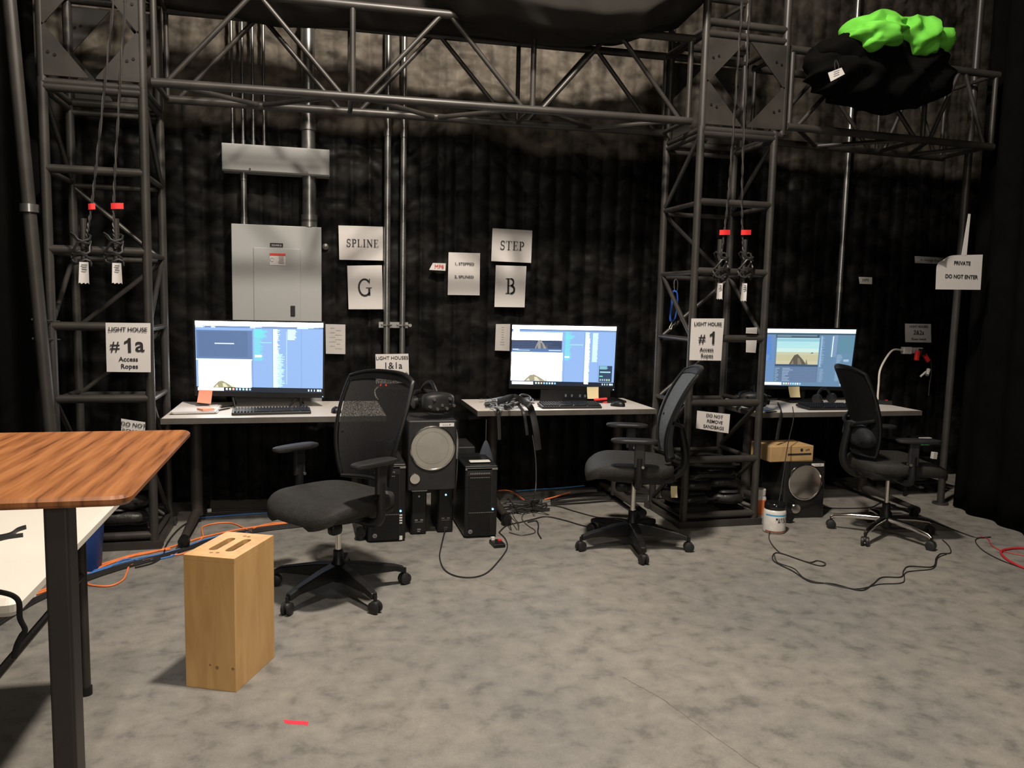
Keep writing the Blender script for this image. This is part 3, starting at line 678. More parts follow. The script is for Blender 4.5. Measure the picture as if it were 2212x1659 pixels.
# ------------------------------------------------------------------ monitors
def sc(r, g, b): return srgb(r, g, b)
def monitor(name_label, corners, Y, items, stand, tilt_y=(0, 0)):
    # corners TL TR BR BL of the lit picture; Y depth left/right
    TL, TR, BR, BL = [at(px, py, Y+(tilt_y[0] if i in (0, 3) else tilt_y[1])) for i, (px, py) in enumerate(corners)]
    base = Vector(((BL.x+BR.x)/2, (BL.y+BR.y)/2, .73))
    t = thing('monitor', name_label, 'monitor', base)
    nn = (TR-TL).cross(BL-TL).normalized()
    if nn.y > 0: nn = -nn       # towards camera
    def uv(u, v, d=0): return (TL*(1-u)+TR*u)*(1-v)+(BL*(1-u)+BR*u)*v+nn*d
    def slab(u0, v0, u1, v1, d0, d1):
        vs = [uv(u0, v0, d0), uv(u1, v0, d0), uv(u1, v1, d0), uv(u0, v1, d0), uv(u0, v0, d1), uv(u1, v0, d1), uv(u1, v1, d1), uv(u0, v1, d1)]
        return vs, [(0, 1, 2, 3), (7, 6, 5, 4), (0, 4, 5, 1), (1, 5, 6, 2), (2, 6, 7, 3), (3, 7, 4, 0)]
    MB().add(*slab(-.012, -.022, 1.012, 1.06, -.004, -.032)).build('housing', BLK, t, world=True, bevel=.003)
    mb = MB()
    for q in ((-.014, -.024, 1.014, -.002), (-.014, 1.002, 1.014, 1.065), (-.014, -.002, -.001, 1.002), (1.001, -.002, 1.014, 1.002)): mb.add(*slab(*q, .001, -.006))
    mb.build('bezel', BLK, t, world=True)
    # screen: flat areas of light, the topmost on top
    mats = []; mb = MB(); k = 0
    for u0, v0, u1, v1, col, s_ in items:
        m = EM(col, s_)
        if m not in mats: mats.append(m)
        mb.cur = mats.index(m); d = -.002+k*.00003; k += 1
        if isinstance(u1, list): mb.add([uv(a, b, d) for a, b in u1], [tuple(range(len(u1)))])
        else: mb.add([uv(u0, v0, d), uv(u1, v0, d), uv(u1, v1, d), uv(u0, v1, d)], [(0, 1, 2, 3)])
    mb.build('screen', mats, t, world=True)
    stand(t, uv, base)
    p = uv(1.0, 1.045, .002); MB().cyl(p-nn*.001, p+nn*.002, .0035, n=8).build('power_light', EM((.3, .6, 1), 2), t, world=True)
    return t, uv
W1 = (1, 1, 1)
def ide(items, dim=1.0, base=(.33, .53, .93), list_cols=True, teal=(.30, .85, .95)):
    b = tuple(c*dim for c in base)
    items.append((0, 0, 1, 1, b, 1.0))
    items.append((0, .05, 1, .09, tuple(c*.62 for c in b), 1.0))
    items.append((0, .93, 1, 1, (.012, .02, .035), 1.0))
def hier(items, u, v0, v1, wmax, col, s=1.0, step=.0135, wmin=.2, seed=1):
    r = random.Random(seed); v = v0
    while v < v1:
        items.append((u, v, u+wmax*r.uniform(wmin, 1), v+step*.72, col, s)); v += step
def rocks(items, ox, oy, sx_, sy_, c1, c2, s):
    items.append((0, 0, [(ox-.075*sx_, oy), (ox-.05*sx_, oy-.05*sy_), (ox-.03*sx_, oy-.085*sy_), (ox, oy-.095*sy_), (ox+.025*sx_, oy-.07*sy_), (ox+.05*sx_, oy-.045*sy_), (ox+.085*sx_, oy)], 0, c1, s))
    items.append((0, 0, [(ox+.005*sx_, oy), (ox+.0*sx_, oy-.06*sy_), (ox+.02*sx_, oy-.055*sy_), (ox+.045*sx_, oy)], 0, c2, s))
    items.append((0, 0, [(ox-.06*sx_, oy), (ox-.04*sx_, oy-.04*sy_), (ox-.03*sx_, oy)], 0, c2, s))
    items.append((0, 0, [(ox+.075*sx_, oy), (ox+.083*sx_, oy-.05*sy_), (ox+.10*sx_, oy)], 0, c2, s))
ICN = [(.9, 1, .9), (.8, 1, .7), (1, .6, .4), (.4, .7, 1), (.5, .8, 1), (.5, .9, 1), (1, 1, 1), (.35, .65, 1)]
def taskbar(items, bright=2.5, k0=.225):
    items.append((.01, .94, .21, .985, W1, bright))
    for i, c in enumerate(ICN): items.append((k0+i*.026, .945, k0+i*.026+.015, .975, c, 1.3))
    for i, wd in enumerate((.01, .008, .008, .02, .012)): items.append((.88+i*.024, .945, .88+i*.024+wd, .975, (.7, .9, 1), 1.2))
# monitor 1
I = []; ide(I)
I.append((0, 0, 1, .062, W1, 8))
for a, b_ in ((.0, .1), (.12, .16), (.42, .52), (.79, .98)): hier(I, a, .062, .085, b_-a, (.85, 1, 1), 1.2, .01, .4, int(a*90)+3)
I.append((.005, .125, .435, .53, (.14, .235, .45), 1)); I.append((.02, .14, .40, .50, (.12, .2, .38), 1)); I.append((.145, .305, .295, .32, (.75, .9, 1), 1.2))
I.append((.0, .53, .435, .55, (.8, .95, 1), 1.2)); I.append((.018, .545, .425, .935, W1, 8))
rocks(I, .20, .935, 1, 1, (.42, .40, .22), (.9, .86, .6), 1)
hier(I, .45, .10, .54, .075, (.22, .85, .90), 1.0, .0125, .6, 5); hier(I, .45, .12, .21, .11, (.22, .85, .9), 1.0, .0125, .7, 6); I.append((.50, .285, .59, .297, (.4, .85, 1), 1)); I.append((.455, .465, .51, .50, (.85, 1, .95), 1.2))
hier(I, .60, .10, .92, .055, (.85, 1, 1), 1.4, .0115, .55, 8); hier(I, .62, .45, .92, .075, (.62, .95, 1), 1.1, .0115, .55, 9); I.append((.705, .13, .709, .88, (.7, .9, 1), 1))
hier(I, .715, .10, .25, .075, (.8, 1, 1), 1.2, .0125, .7, 11)
I.append((.595, .1, .5965, .93, (.10, .19, .42), 1)); I.append((.825, .1, .8265, .93, (.10, .19, .42), 1)); I.append((.437, .1, .4395, .93, (.12, .2, .42), 1))
taskbar(I)
def stand1(t, uv, base):
    for x0, sgn in ((.27, -1), (.80, 1)):
        a = uv(x0 if sgn < 0 else .80, 1.05, -.02); b = Vector((a.x+(.02 if sgn < 0 else -.055), base.y-.02, .738)); c2 = Vector((a.x+sgn*.01+.02, base.y+.14, .738))
        MB().tube([a, b], .008, 8).build('stand_leg', BLK, t, world=True, smooth=True)
        MB().tube([a, c2], .007, 8).build('stand_leg', BLK, t, world=True, smooth=True)
    p = uv(.82, 1.06, .0)
    MB().cyl(p, p+Vector((0, 0, -.05)), .008, n=10).build('pivot', BLK, t, world=True, smooth=True)
    MB().sell(p+Vector((.008, 0, -.065)), (.04, .03, .03), 1, 1, 12, 8).build('knob', BLK, t, world=True, smooth=True)
monitor('large bright monitor on the left desk with an orange note below', [(421, 693), (698, 698), (697, 850), (425, 845)], 5.36, I, stand1)
# monitor 2
I = []; ide(I)
I.append((0, 0, 1, .062, W1, 8))
I.append((.01, .065, .07, .12, (.8, .95, 1), 1.2)); I.append((.0, .115, .475, .245, W1, 8))
I.append((0, .245, .475, .385, (.045, .075, .15), 1))
hier(I, .0, .255, .385, .47, (.07, .10, .19), 1, .03, .4, 14); rocks(I, .27, .385, .7, 1.6, (.45, .44, .42), (.2, .2, .22), .8)
I.append((0, .385, .475, .44, (.12, .22, .45), 1)); hier(I, .01, .395, .42, .1, (.8, .9, 1), 1, .013, .4, 3); I.append((.35, .405, .47, .42, (.7, .9, 1), 1)); I.append((.05, .41, .17, .42, (.7, .9, 1), 1))
I.append((0, .45, .485, .925, W1, 8)); rocks(I, .22, .925, 1.3, 1.15, (.42, .38, .24), (.85, .82, .6), 1)
hier(I, .50, .10, .57, .07, (.22, .85, .90), 1.0, .0125, .6, 15); hier(I, .50, .16, .22, .10, (.22, .85, .9), 1, .0125, .7, 6); I.append((.56, .30, .68, .32, (.4, .8, 1), 1)); I.append((.505, .50, .55, .53, (.85, 1, .95), 1.2))
hier(I, .70, .10, .96, .05, (.85, 1, 1), 1.4, .0115, .6, 18); hier(I, .705, .2, .96, .045, (.85, 1, 1), 1.4, .0105, .75, 19); hier(I, .77, .11, .59, .055, (.75, 1, .98), 1.2, .0115, .85, 20)
I.append((.50, .1, .5015, .93, (.10, .19, .42), 1)); I.append((.83, .6, .8315, .93, (.10, .19, .42), 1)); I.append((.69, .1, .6915, .93, (.10, .19, .42), 1))
I.append((.845, .65, .975, .92, (.035, .07, .14), 1)); hier(I, .85, .655, .71, .11, (.35, .75, .9), 1, .014, .6, 4); I.append((.855, .745, .96, .765, (.5, .9, 1), 1)); I.append((.85, .815, .885, .835, (.2, .8, .5), 1))
for k in range(5): I.append((.855+k*.022, .87, .868+k*.022, .90, (.6, .9, .5) if k > 2 else (.5, .6, .7), 1))
taskbar(I, k0=.23)
def stand2(t, uv, base):
    a, b = uv(.30, 1.06, -.012), uv(1.01, 1.06, -.012)
    MB().box(((a.x+b.x)/2-.02, base.y+.01, (.735+a.z)/2-.006), (b.x-a.x-.02, .025, a.z-.735)).build('stand_panel', BLK, t, world=True)
    MB().rbox(((a.x+b.x)/2+.12, base.y, .738), (.46, .18, .014), .01).build('stand_base', BLK, t, world=True)
    mb = MB()
    for k, u in enumerate((.53, .59, .67, .72)): q = uv(u, 1.16, .0); mb.box((q.x, base.y-.005, q.z), (.014, .001, .02))
    mb.build('stand_badge', M('dim_badge', (.1, .12, .14), .4), t, world=True)
monitor('bright monitor on the middle desk with a yellow note below', [(1107, 702), (1332, 706), (1325, 836), (1103, 831)], 5.5, I, stand2)
# monitor 3
I = []; I.append((0, 0, 1, 1, (.15, .27, .42), 1))
I.append((0, .0, 1, .07, (.75, .92, 1), 1.6)); I.append((0, .07, 1, .10, (.06, .12, .17), 1))
I.append((.13, .10, .60, .16, (.055, .10, .16), 1)); hier(I, .14, .105, .14, .45, (.25, .36, .45), 1, .012, .3, 2)
I.append((.0, .10, .12, .93, (.16, .29, .52), 1)); hier(I, .01, .13, .56, .085, (.10, .25, .72), 1, .0125, .6, 3); hier(I, .02, .46, .55, .055, (.2, .36, .6), 1, .0125, .6, 13)
I.append((.14, .155, .605, .41, (.50, .82, .84), 1.0)); I.append((.14, .17, .605, .22, (.33, .62, .72), 1)); I.append((.18, .23, .50, .28, (.46, .80, .84), 1)); I.append((.14, .34, .605, .415, (.66, .88, .82), 1)); I.append((.14, .405, .605, .465, (.62, .62, .44), 1)); I.append((.14, .45, .605, .62, (.60, .57, .36), 1)); I.append((.14, .56, .605, .62, (.66, .60, .40), 1))
rocks(I, .375, .62, 1.2, 1.9, (.13, .115, .085), (.25, .22, .17), 1); I.append((0, 0, [(.51, .43), (.535, .40), (.55, .425)], 0, (.16, .2, .2), 1))
I.append((.13, .62, .61, .66, (.06, .10, .17), 1)); I.append((.13, .67, .61, .93, (.13, .20, .33), 1))
for k in range(9): I.append((.215, .69+k*.027, .60, .70+k*.027, (.18, .26, .42), 1)); I.append((.215, .69+k*.027, .25+.1*random.random(), .698+k*.027, (.5, .65, .85), 1)); I.append((.135, .69+k*.027, .155+.03*random.random(), .70+k*.027, (.35, .5, .68), 1))
hier(I, .62, .12, .92, .05, (.28, .42, .62), 1, .0115, .3, 31); hier(I, .62, .12, .92, .014, (.45, .65, .9), 1, .0115, .6, 32)
I.append((.62, .66, .70, .93, (.16, .27, .42), 1)); hier(I, .63, .69, .92, .05, (.26, .38, .55), 1, .0125, .4, 33)
I.append((.745, .12, .755, .48, (.7, .95, 1), 1.3)); I.append((.755, .10, .80, .48, (.22, .33, .52), 1)); I.append((.80, .12, .99, .42, (.13, .28, .38), 1)); I.append((.80, .42, .99, .93, (.15, .28, .42), 1))
hier(I, .81, .44, .9, .07, (.27, .4, .58), 1, .014, .4, 34); I.append((.87, .76, .96, .79, (.8, .95, 1), 1.3)); I.append((.89, .52, .95, .56, (.4, .55, .7), 1))
taskbar(I, 1.6, .23)
def stand3(t, uv, base):
    a = uv(.42, 1.06, -.02)
    MB().box((a.x+.02, base.y+.03, (.74+a.z)/2), (.09, .03, a.z-.74)).build('stand_neck', BLK, t, world=True)
    MB().rbox((a.x+.02, base.y, .738), (.30, .20, .016), .03).build('stand_base', BLK, t, world=True)
monitor('dimmer monitor on the right desk showing a desert landscape', [(1652, 710), (1850, 712), (1834, 836), (1646, 832)], 5.4, I, stand3)
# monitor cables and adaptors below are part of desk clutter

# ------------------------------------------------------------------ keyboards and mice
def keyboard(label, c, w, d, rz=0):
    t = thing('keyboard', label, 'keyboard', c, rz)
    MB().rbox((0, 0, .011), (w, d, .018), .008, rx=math.radians(3)).build('case', BLK2, t)
    mb = MB(); rows = 6
    for r in range(rows):
        x = -w/2+.012
        while x < w/2-.018:
            kw = .0165 if not (r == 0 and -w*.25 < x < w*.02) else .095
            if -.001 < (x-(w*.24)) < .01 or -.001 < (x-(w*.34)) < .006: x += .012; continue
            mb.box((x+kw/2, -d/2+.018+r*(d-.034)/(rows-1), .022+r*.0013), (kw-.002, .0155, .006), taper=.85); x += kw+.0025
    mb.build('keys', BLK, t, kind='stuff')
    return t
def mouse(label, c, rz=0):
    t = thing('computer_mouse', label, 'mouse', c, rz)
    MB().sell((0, 0, .001), (.062, .108, .072), .8, .8, 20, 12, lambda p: (p.x*(1-.12*(p.y/.05)), p.y, max(p.z, 0)*(1-.25*(p.y/.054)))).build('shell', BLK, t, smooth=True)
    MB().cyl((-.004, .032, .027), (.004, .032, .027), .009, n=12).build('scroll_wheel', BLK2, t, smooth=True)
    MB().box((0, .008, .0335), (.001, .05, .004)).build('button_gap', GLOSS, t)
    return t
keyboard('black keyboard in front of the left monitor', (-.275, 5.10, .7305), .47, .155, math.radians(4))
keyboard('black keyboard in front of the middle monitor', (1.72, 5.22, .7305), .43, .16, math.radians(-2))
keyboard('wide black keyboard in front of the dim right monitor', (3.66, 5.00, .7305), .46, .18, math.radians(-2))
mouse('black mouse on the left desk', (.118, 5.09, .7305), .1)
mouse('black mouse on the middle desk', (2.09, 5.24, .7305), .9)

# ------------------------------------------------------------------ notes, papers, small desk things
def note(name, label, px, Y, mat, group=None):
    c = [at(*q, Y) for q in px]; t = thing(name, label, 'note', (c[2]+c[3])/2, 0, group)
    MB().grid(lambda u, v: (c[3]*(1-u)+c[2]*u)*(1-v)+(c[0]*(1-u)+c[1]*u)*v+Vector((0, -.012*(1-v)**2, 0)), 4, 8, (0, .0006, 0)).build('sheet', mat, t, world=True, smooth=True)
    return t
note('sticky_note', 'coral sticky note hanging from the left monitor', [(430, 842), (459, 843), (456, 872), (426, 869)], 5.33, PINK)
note('sticky_note', 'yellow sticky note stuck below the middle monitor', [(1268, 836), (1293, 836), (1292, 861), (1268, 861)], 5.455, YEL)
note('sticky_note', 'yellow sticky note stuck below the right monitor', [(1703, 835), (1727, 835), (1727, 858), (1705, 858)], 5.36, YEL)
note('sticky_note', 'small yellow tag on the back of the second chair', [(1449, 1050), (1463, 1050), (1462, 1074), (1448, 1074)], 4.25, YEL)
t = thing('paper_stack', 'stack of white papers on the left end of the left desk', 'papers', (-.73, 5.3, .7305))
for k in range(5):
    a = [fl(x, y, .732) for x, y in ((370, 895), (465, 893), (478, 874), (398, 872))]
    off = Vector((random.uniform(-.012, .012), random.uniform(-.012, .012), k*.003))
    vs = [p+off for p in a]+[p+off+Vector((0, 0, .0022)) for p in a]
    MB().add(vs, [(3, 2, 1, 0), (4, 5, 6, 7), (0, 1, 5, 4), (1, 2, 6, 5), (2, 3, 7, 6), (3, 0, 4, 7)]).build('sheet', PAPER, t, world=True)
t = thing('sticky_note_pad', 'coral sticky note pad lying on the white papers', 'note pad', (-.67, 5.15, .747))
MB().box((0, 0, .006), (.076, .076, .011), rz=math.radians(35)).build('pad', PINK, t)
for k, l in ((0, 'nearer thin black pen beside the white papers'), (1, 'farther thin black pen beside the white papers')):
    p = fl(484+k*5, 884-k*6, .7355); t = thing('pen', l, 'pen', p, math.radians(60-10*k))
    MB().cyl((-.06, 0, 0), (.055, 0, 0), .0045, n=8).build('barrel', BLK, t, smooth=True); MB().cyl((.055, 0, 0), (.068, 0, 0), .004, .001, n=8).build('tip', GALV, t)
t = thing('stapler', 'small red stapler under the middle yellow note', 'stapler', fl(1297, 870, .7305), math.radians(-8))
MB().rbox((0, 0, .006), (.10, .035, .011), .008).build('base', RED, t); MB().rbox((.0, 0, .026), (.10, .028, .016), .008, ry=math.radians(-6)).build('arm', RED, t)
t = thing('small_box', 'small black block at the right foot of the middle monitor', 'box', fl(1320, 866, .7305)); MB().rbox((0, 0, .014), (.05, .03, .026), .003).build('body', BLK, t)

# tangle on the middle desk: harness straps, controllers, cables
def cableobj(name, label, pts, r, mat, n=8, cat='cable', group=None, sides=7, flat=1.0, up=None):
    return tag(MB().tube(spline(pts, n), r, sides, flat=flat, up=up).build(name, mat, smooth=True), label, cat, group)
ctl = [fl(1063, 876, .745), fl(1100, 880, .745), fl(1140, 872, .745)]
for k, l in enumerate(('left black hand controller in the tangle on the middle desk', 'centre black hand controller in the tangle on the middle desk', 'right black hand controller in the tangle on the middle desk')):
    c = ctl[k]; t = thing('hand_controller', l, 'controller', (c.x, c.y, .731), .8*k)
    MB().cyl((-.05, 0, .02), (.045, 0, .03), .016, .019, n=12).build('grip', BLK2, t, smooth=True)
    MB().tube([(.075+.042*math.cos(a), .042*math.sin(a), .045+.018*math.cos(a)) for a in [i*PI/8 for i in range(16)]], .0085, 8, closed=True).build('tracking_ring', BLK, t, smooth=True)
    MB().cyl((.035, 0, .045), (.035, 0, .052), .010, n=12).build('thumb_pad', GALV if k else WHT, t, smooth=True)
def vr(label, c, rz, s=1.0):
    t = thing('headset', label, 'headset', c, rz)
    def fn(p): return (p.x, p.y*(1-.35*(abs(p.x)/(.1*s))**2), p.z*(1-.12*(abs(p.x)/(.1*s))))
    v_ = MB().sell((0, -.07*s, .075*s), (.20*s, .12*s, .12*s), .55, .6, 28, 14, fn).build('visor', BLK2, t, smooth=True)
    mb = MB()
    for x, z in ((-.05, .10), (.05, .10), (0, .065), (-.075, .06), (.075, .06), (-.03, .045), (.03, .045)): mb.cyl((x*s, -.122*s, z*s), (x*s, -.133*s, z*s), .009*s, n=10)
    mb.build('sensor_dimples', GALV if s > 1.05 else BLK, v_)
    MB().tube([(.105*s*math.cos(a), .03*s+.12*s*math.sin(a), (.085+.03*max(0, math.sin(a)))*s) for a in [i*PI/14 for i in range(28)]], .014*s, 8, closed=True).build('halo_strap', BLK, t, smooth=True)
    MB().tube(spline([(0, -.05*s, .13*s), (0, .02*s, .185*s), (0, .11*s, .16*s), (0, .15*s, .12*s)], 6), .012*s, 8, flat=.5).build('top_strap', BLK, t, smooth=True)
    MB().cyl((.1*s, .0, .075*s), (.125*s, .0, .07*s), .035*s, n=16).build('ear_pad', BLK, t, smooth=True)
    MB().cyl((-.1*s, .0, .075*s), (-.125*s, .0, .07*s), .035*s, n=16).build('ear_pad', BLK, t, smooth=True)
    return t
vr('black headset resting on top of the left subwoofer', (.700, 4.86, .748), math.radians(18), 1.08)
vr('black headset at the left end of the right desk', (3.03, 5.02, .731), math.radians(-25), .95)
t = thing('bundled_headphones', 'black headphones heaped behind the right keyboard', 'headphones', (3.78, 5.24, .731), .3)
MB().tube([(.08*math.cos(a), .01, .03+.09*math.sin(a)) for a in [i*PI/12 for i in range(13)]], .010, 8).build('headband', BLK, t, smooth=True)
for s_ in (-1, 1): MB().lathe((s_*.085, .0, .042), [(.01, -.02), (.036, -.018), (.038, .01), (.03, .018), (.01, .02)], 18, rot=Matrix.Rotation(PI/2, 3, 'Y')).build('ear_cup', BLK2, t, smooth=True)
# straps hanging from the middle desk
def strap(label, pts, w, mat=BLK2): return cableobj('hanging_strap', label, pts, w, mat, cat='strap', flat=.12, group=None, sides=10, up=(0, 1, 0))
strap('wide black strap hanging over the middle desk front edge', [fl(1075, 868, .80), fl(1110, 858, .80), fl(1140, 874, .775), at(1150, 892, 5.06), at(1158, 930, 5.04), at(1163, 972, 5.05)], .022, BLK2)
strap('narrow black strap hanging left of the wide one', [fl(1073, 872, .765), at(1076, 886, 5.06), at(1078, 915, 5.05), at(1079, 950, 5.05)], .012, BLK2)
strap('short black strap hanging beside the wide strap', [fl(1118, 872, .765), at(1131, 890, 5.055), at(1136, 915, 5.045), at(1139, 940, 5.045)], .010, BLK2)
for k in range(7):
    r_ = random.Random(40+k); p = [fl(1040+r_.uniform(0, 125), 856+r_.uniform(0, 26), .735+r_.uniform(0, .035)) for _ in range(5)]
    tag(MB().tube(spline(p, 8), .0035, 6).build('tangled_cable', BKC if k % 3 else M('pale_cable', (.25, .3, .35), .5), smooth=True), 'thin cable in the tangle of gear on the middle desk', 'cable', 'thin cables in the tangle on the middle desk')
t = thing('hanging_pouch', 'dark drawstring pouch hanging under the middle desk corner', 'pouch', at(1050, 930, 5.02))
MB().sell((0, 0, -.20), (.105, .05, .27), .9, .9, 18, 14, lambda p: (p.x*(1-.55*max(0, p.z/.14)), p.y*(1-.4*max(0, p.z/.14)), p.z)).build('bag', M('slate_cloth', (.035, .04, .055), .85), t, smooth=True)
MB().cyl((0, 0, -.08), (0, .0, .072), .003, n=6).build('cord', GRC, t)
# right desk small things
t = thing('power_brick', 'black power adaptor at the right end of the right desk', 'adaptor', fl(1908, 873, .7305), math.radians(-40))
MB().rbox((0, 0, .016), (.13, .055, .03), .006).build('body', BLK, t); MB().box((.02, -.0, .033), (.02, .012, .003)).build('red_switch', RED, t)
t = thing('leaflet', 'blue and yellow leaflet at the left end of the right desk', 'leaflet', fl(1664, 888, .7305), .2)
MB().box((0, 0, .001), (.14, .09, .0015)).build('sheet', PAPER, t); MB().box((.02, -.015, .0022), (.08, .04, .0008)).build('yellow_panel', YEL, t); MB().box((-.03, .02, .0022), (.07, .03, .0008)).build('blue_panel', BLUES, t)
tag(MB().rbox(fl(1672, 893, .7305)+Vector((.01, .05, .004)), (.10, .02, .006), .003, rz=.3).build('handset_strap', BLK, None), 'short black strap end beside the leaflet', 'strap')
cableobj('camera_strap', 'black strap hanging off the left end of the right desk', [fl(1680, 872, .75), at(1688, 888, 4.815), at(1684, 915, 4.80), at(1678, 950, 4.80)], .013, BLK2, cat='strap', flat=.2, sides=10, up=(0, 1, 0))

# ------------------------------------------------------------------ subwoofers, computers, power supplies
def subwoofer(label, c, w, h, d, rz, cone, lab=True):
    t = thing('subwoofer', label, 'speaker', c, rz)
    MB().rbox((0, d/2, h/2), (w, d, h), .012).build('cabinet', BLK2 if cone else GLOSS, t)
    R = Matrix.Rotation(PI/2, 3, 'X'); r = w*(.452 if cone else .40); cz = h*(.612 if cone else .64)
    MB().lathe((0.0, 0, cz), [(r*.97, -.004), (r*1.02, .004), (r*1.02, .010), (r*.97, .012), (r*.94, .006)], 48, rot=R).build('chrome_ring', CHROME, t, smooth=True)
    if cone:
        MB().lathe((0, 0, cz), [(r*.96, .003), (r*.95, .008), (r*.74, .0085), (r*.735, .0065), (r*.725, .0085), (r*.4, .011), (.001, .013)], 48, rot=R).build('cone', SPKC, t, smooth=True)
    else:
        MB().lathe((0, 0, cz), [(r*.95, .003), (r*.9, .004), (r*.5, .003), (.001, .002)], 48, rot=R).build('cone', M('dark_mirror', (.25, .22, .2), .12, 1, .05), t, smooth=True)
    px = -w*.352 if cone else -w*.18; pz = h*(.175 if cone else .17); pr = w*.105
    MB().lathe((px, 0, pz), [(pr*.97, -.004), (pr*1.05, .005), (pr*.95, .009)], 28, rot=R).build('port_ring', CHROME, t, smooth=True)
    MB().lathe((px, 0, pz), [(pr*.9, .002), (pr*.9, .007), (.001, .009)], 28, rot=R).build('port', SPKC if cone else GLOSS, t, smooth=True)
    lb = MB().box((w*.29, -.001, h*.94), (w*.30, .002, h*.052)).build('spec_label', PAPER, t)
    text('x o o \u2605', h*.035, (w*.29, -.0028, h*.94), INKG, lb, world=False)
    return t
s1 = subwoofer('left black subwoofer with a silver cone stacked on battery units', (.680, 4.69, .300), .298, .43, .36, 0, True)
subwoofer('right black subwoofer with a mirrored cone standing on the floor', (3.29, 4.72, .0), .31, .40, .34, math.radians(-4), False)
def ups(label, c, led, front2):
    t = thing('battery_backup', label, 'battery unit', c)
    MB().rbox((0, .16, .146), (.098, .32, .284), .012).build('case', BLK2, t)
    MB().box((0, -.002, .15), (.086, .008, .26)).build('front_panel', BLK, t, bevel=.003)
    if front2: MB().rbox((0, .0, .286), (.10, .05, .012), .004).build('top_trim', GALV, t)
    MB().cyl((0, -.008, .245), (0, -.003, .245), .006, n=12).build('power_button', EM((.25, .5, 1), 3) if led else GALV, t)
    mb = MB(); mb.box((-.016, -.0065, .095), (.018, .001, .008)); mb.box((.018, -.0065, .095), (.018, .001, .008)); mb.box((0, -.0065, .083), (.05, .001, .003))
    mb.build('panel_marks', GALV if front2 else DEDGE, t)
    text('1500', .012, (0, -.0068, .035), INKG if not front2 else PAPER2, t, world=False)
    text('PRO', .009, (0, -.0068, .022), INKG if not front2 else PAPER2, t, world=False)
    return t
ups('left battery backup unit with a silver top under the subwoofer', (.612, 4.775, 0), False, True)
ups('right battery backup unit with a blue light under the subwoofer', (.782, 4.79, 0), True, False)
tag(MB().box((.70, 4.94, .296), (.27, .25, .006)).build('spacer_board', BLK), 'thin black board between subwoofer and battery units', 'board')
def pc(label, c, w, h, d, rz=0):
    t = thing('computer_tower', label, 'computer', c, rz)
    MB().rbox((0, d/2, h/2+.006), (w, d, h-.012), .008).build('case', BLK, t)
    fp = MB().box((-.012, -.003, h/2), (w-.05, .006, h-.03)).build('front_grille', BLK2, t)
    mb = MB()
    for k in range(44):
        z = .02+k*(h-.07)/44; mb.box((-.012, -.0075, z), (w-.056, .003, .0028))
    mb.build('grille_ribs', BLK, fp, kind='stuff')
    MB().box((0, .0, h-.018), (w*.98, .012, .012)).build('top_trim', GALV, t)
    mb = MB()
    for k in range(12): mb.box((-w*.33+k*.0105, -.0095, h-.045), (.006, .002, .010))
    for k in range(12): mb.box((-w*.33+k*.0105, -.0095, h-.070), (.006, .002, .005))
    for k in range(15): mb.box((-w*.36+k*.0105, -.0095, h*.36), (.006, .002, .004))
    mb.build('vent_slots', GALV, fp)
    MB().cyl((w*.36, -.010, h*.40), (w*.36, -.003, h*.40), .006, n=12).build('power_light', EM((.2, .55, 1), 3.5), t)
    if 'left' in label:
        for k in range(4): MB().box((w*.37, -.004, h*.345-k*.016), (.017, .006, .008)).build('usb_port', WHT, t)
        MB().box((w*.37, -.004, .024), (.02, .004, .024)).build('sticker', WHT, t)
    bd = MB().lathe((-w*.32, -.009, .045), [(.001, -.001), (.0135, .0), (.0135, .003), (.001, .004)], 20, rot=Matrix.Rotation(PI/2, 3, 'X')).build('badge', GALV, t)
    text('hp', .017, (-w*.32, -.0142, .045), INK, bd, world=False)
    MB().box((0, .18, h+.0005), (w*.7, .20, .004)).build('top_vent', GLOSS, t)
    return t
pc('left black computer tower partly behind the front chair', (.405, 4.655, 0), .225, .475, .42)
pc('right black computer tower right of the battery units', (.978, 4.645, 0), .205, .452, .42)
t = thing('computer_tower', 'small dark computer standing behind the right computer tower', 'computer', (.955, 5.16, 0))
MB().rbox((0, .16, .24), (.17, .34, .47), .01).build('case', BLK2, t); MB().cyl((.055, -.013, .425), (.055, -.006, .425), .005, n=10).build('power_light', EM((.2, .8, .9), 2), t)
t = thing('usb_drive', 'loose phone-like gadget on the right computer tower lid', 'gadget', (.985, 4.74, .4575)); MB().rbox((0, 0, .005), (.13, .05, .008), .006).build('body', WHT, t)
tag(MB().rbox((.845, 4.845, .55), (.010, .16, .15), .003).build('white_folder', WHT), 'white folder edge behind the left subwoofer', 'folder')
# adaptor with lights on floor
t = thing('usb_hub', 'small black card reader with red tip on the floor', 'card reader', fl(1074, 1178, 0), math.radians(5))
MB().rbox((0, 0, .012), (.07, .11, .02), .004).build('body', BLK, t); MB().box((.022, .02, .026), (.022, .014, .010)).build('red_plug', RED, t); MB().box((-.015, .045, .03), (.02, .02, .018)).build('connector', WHT, t)

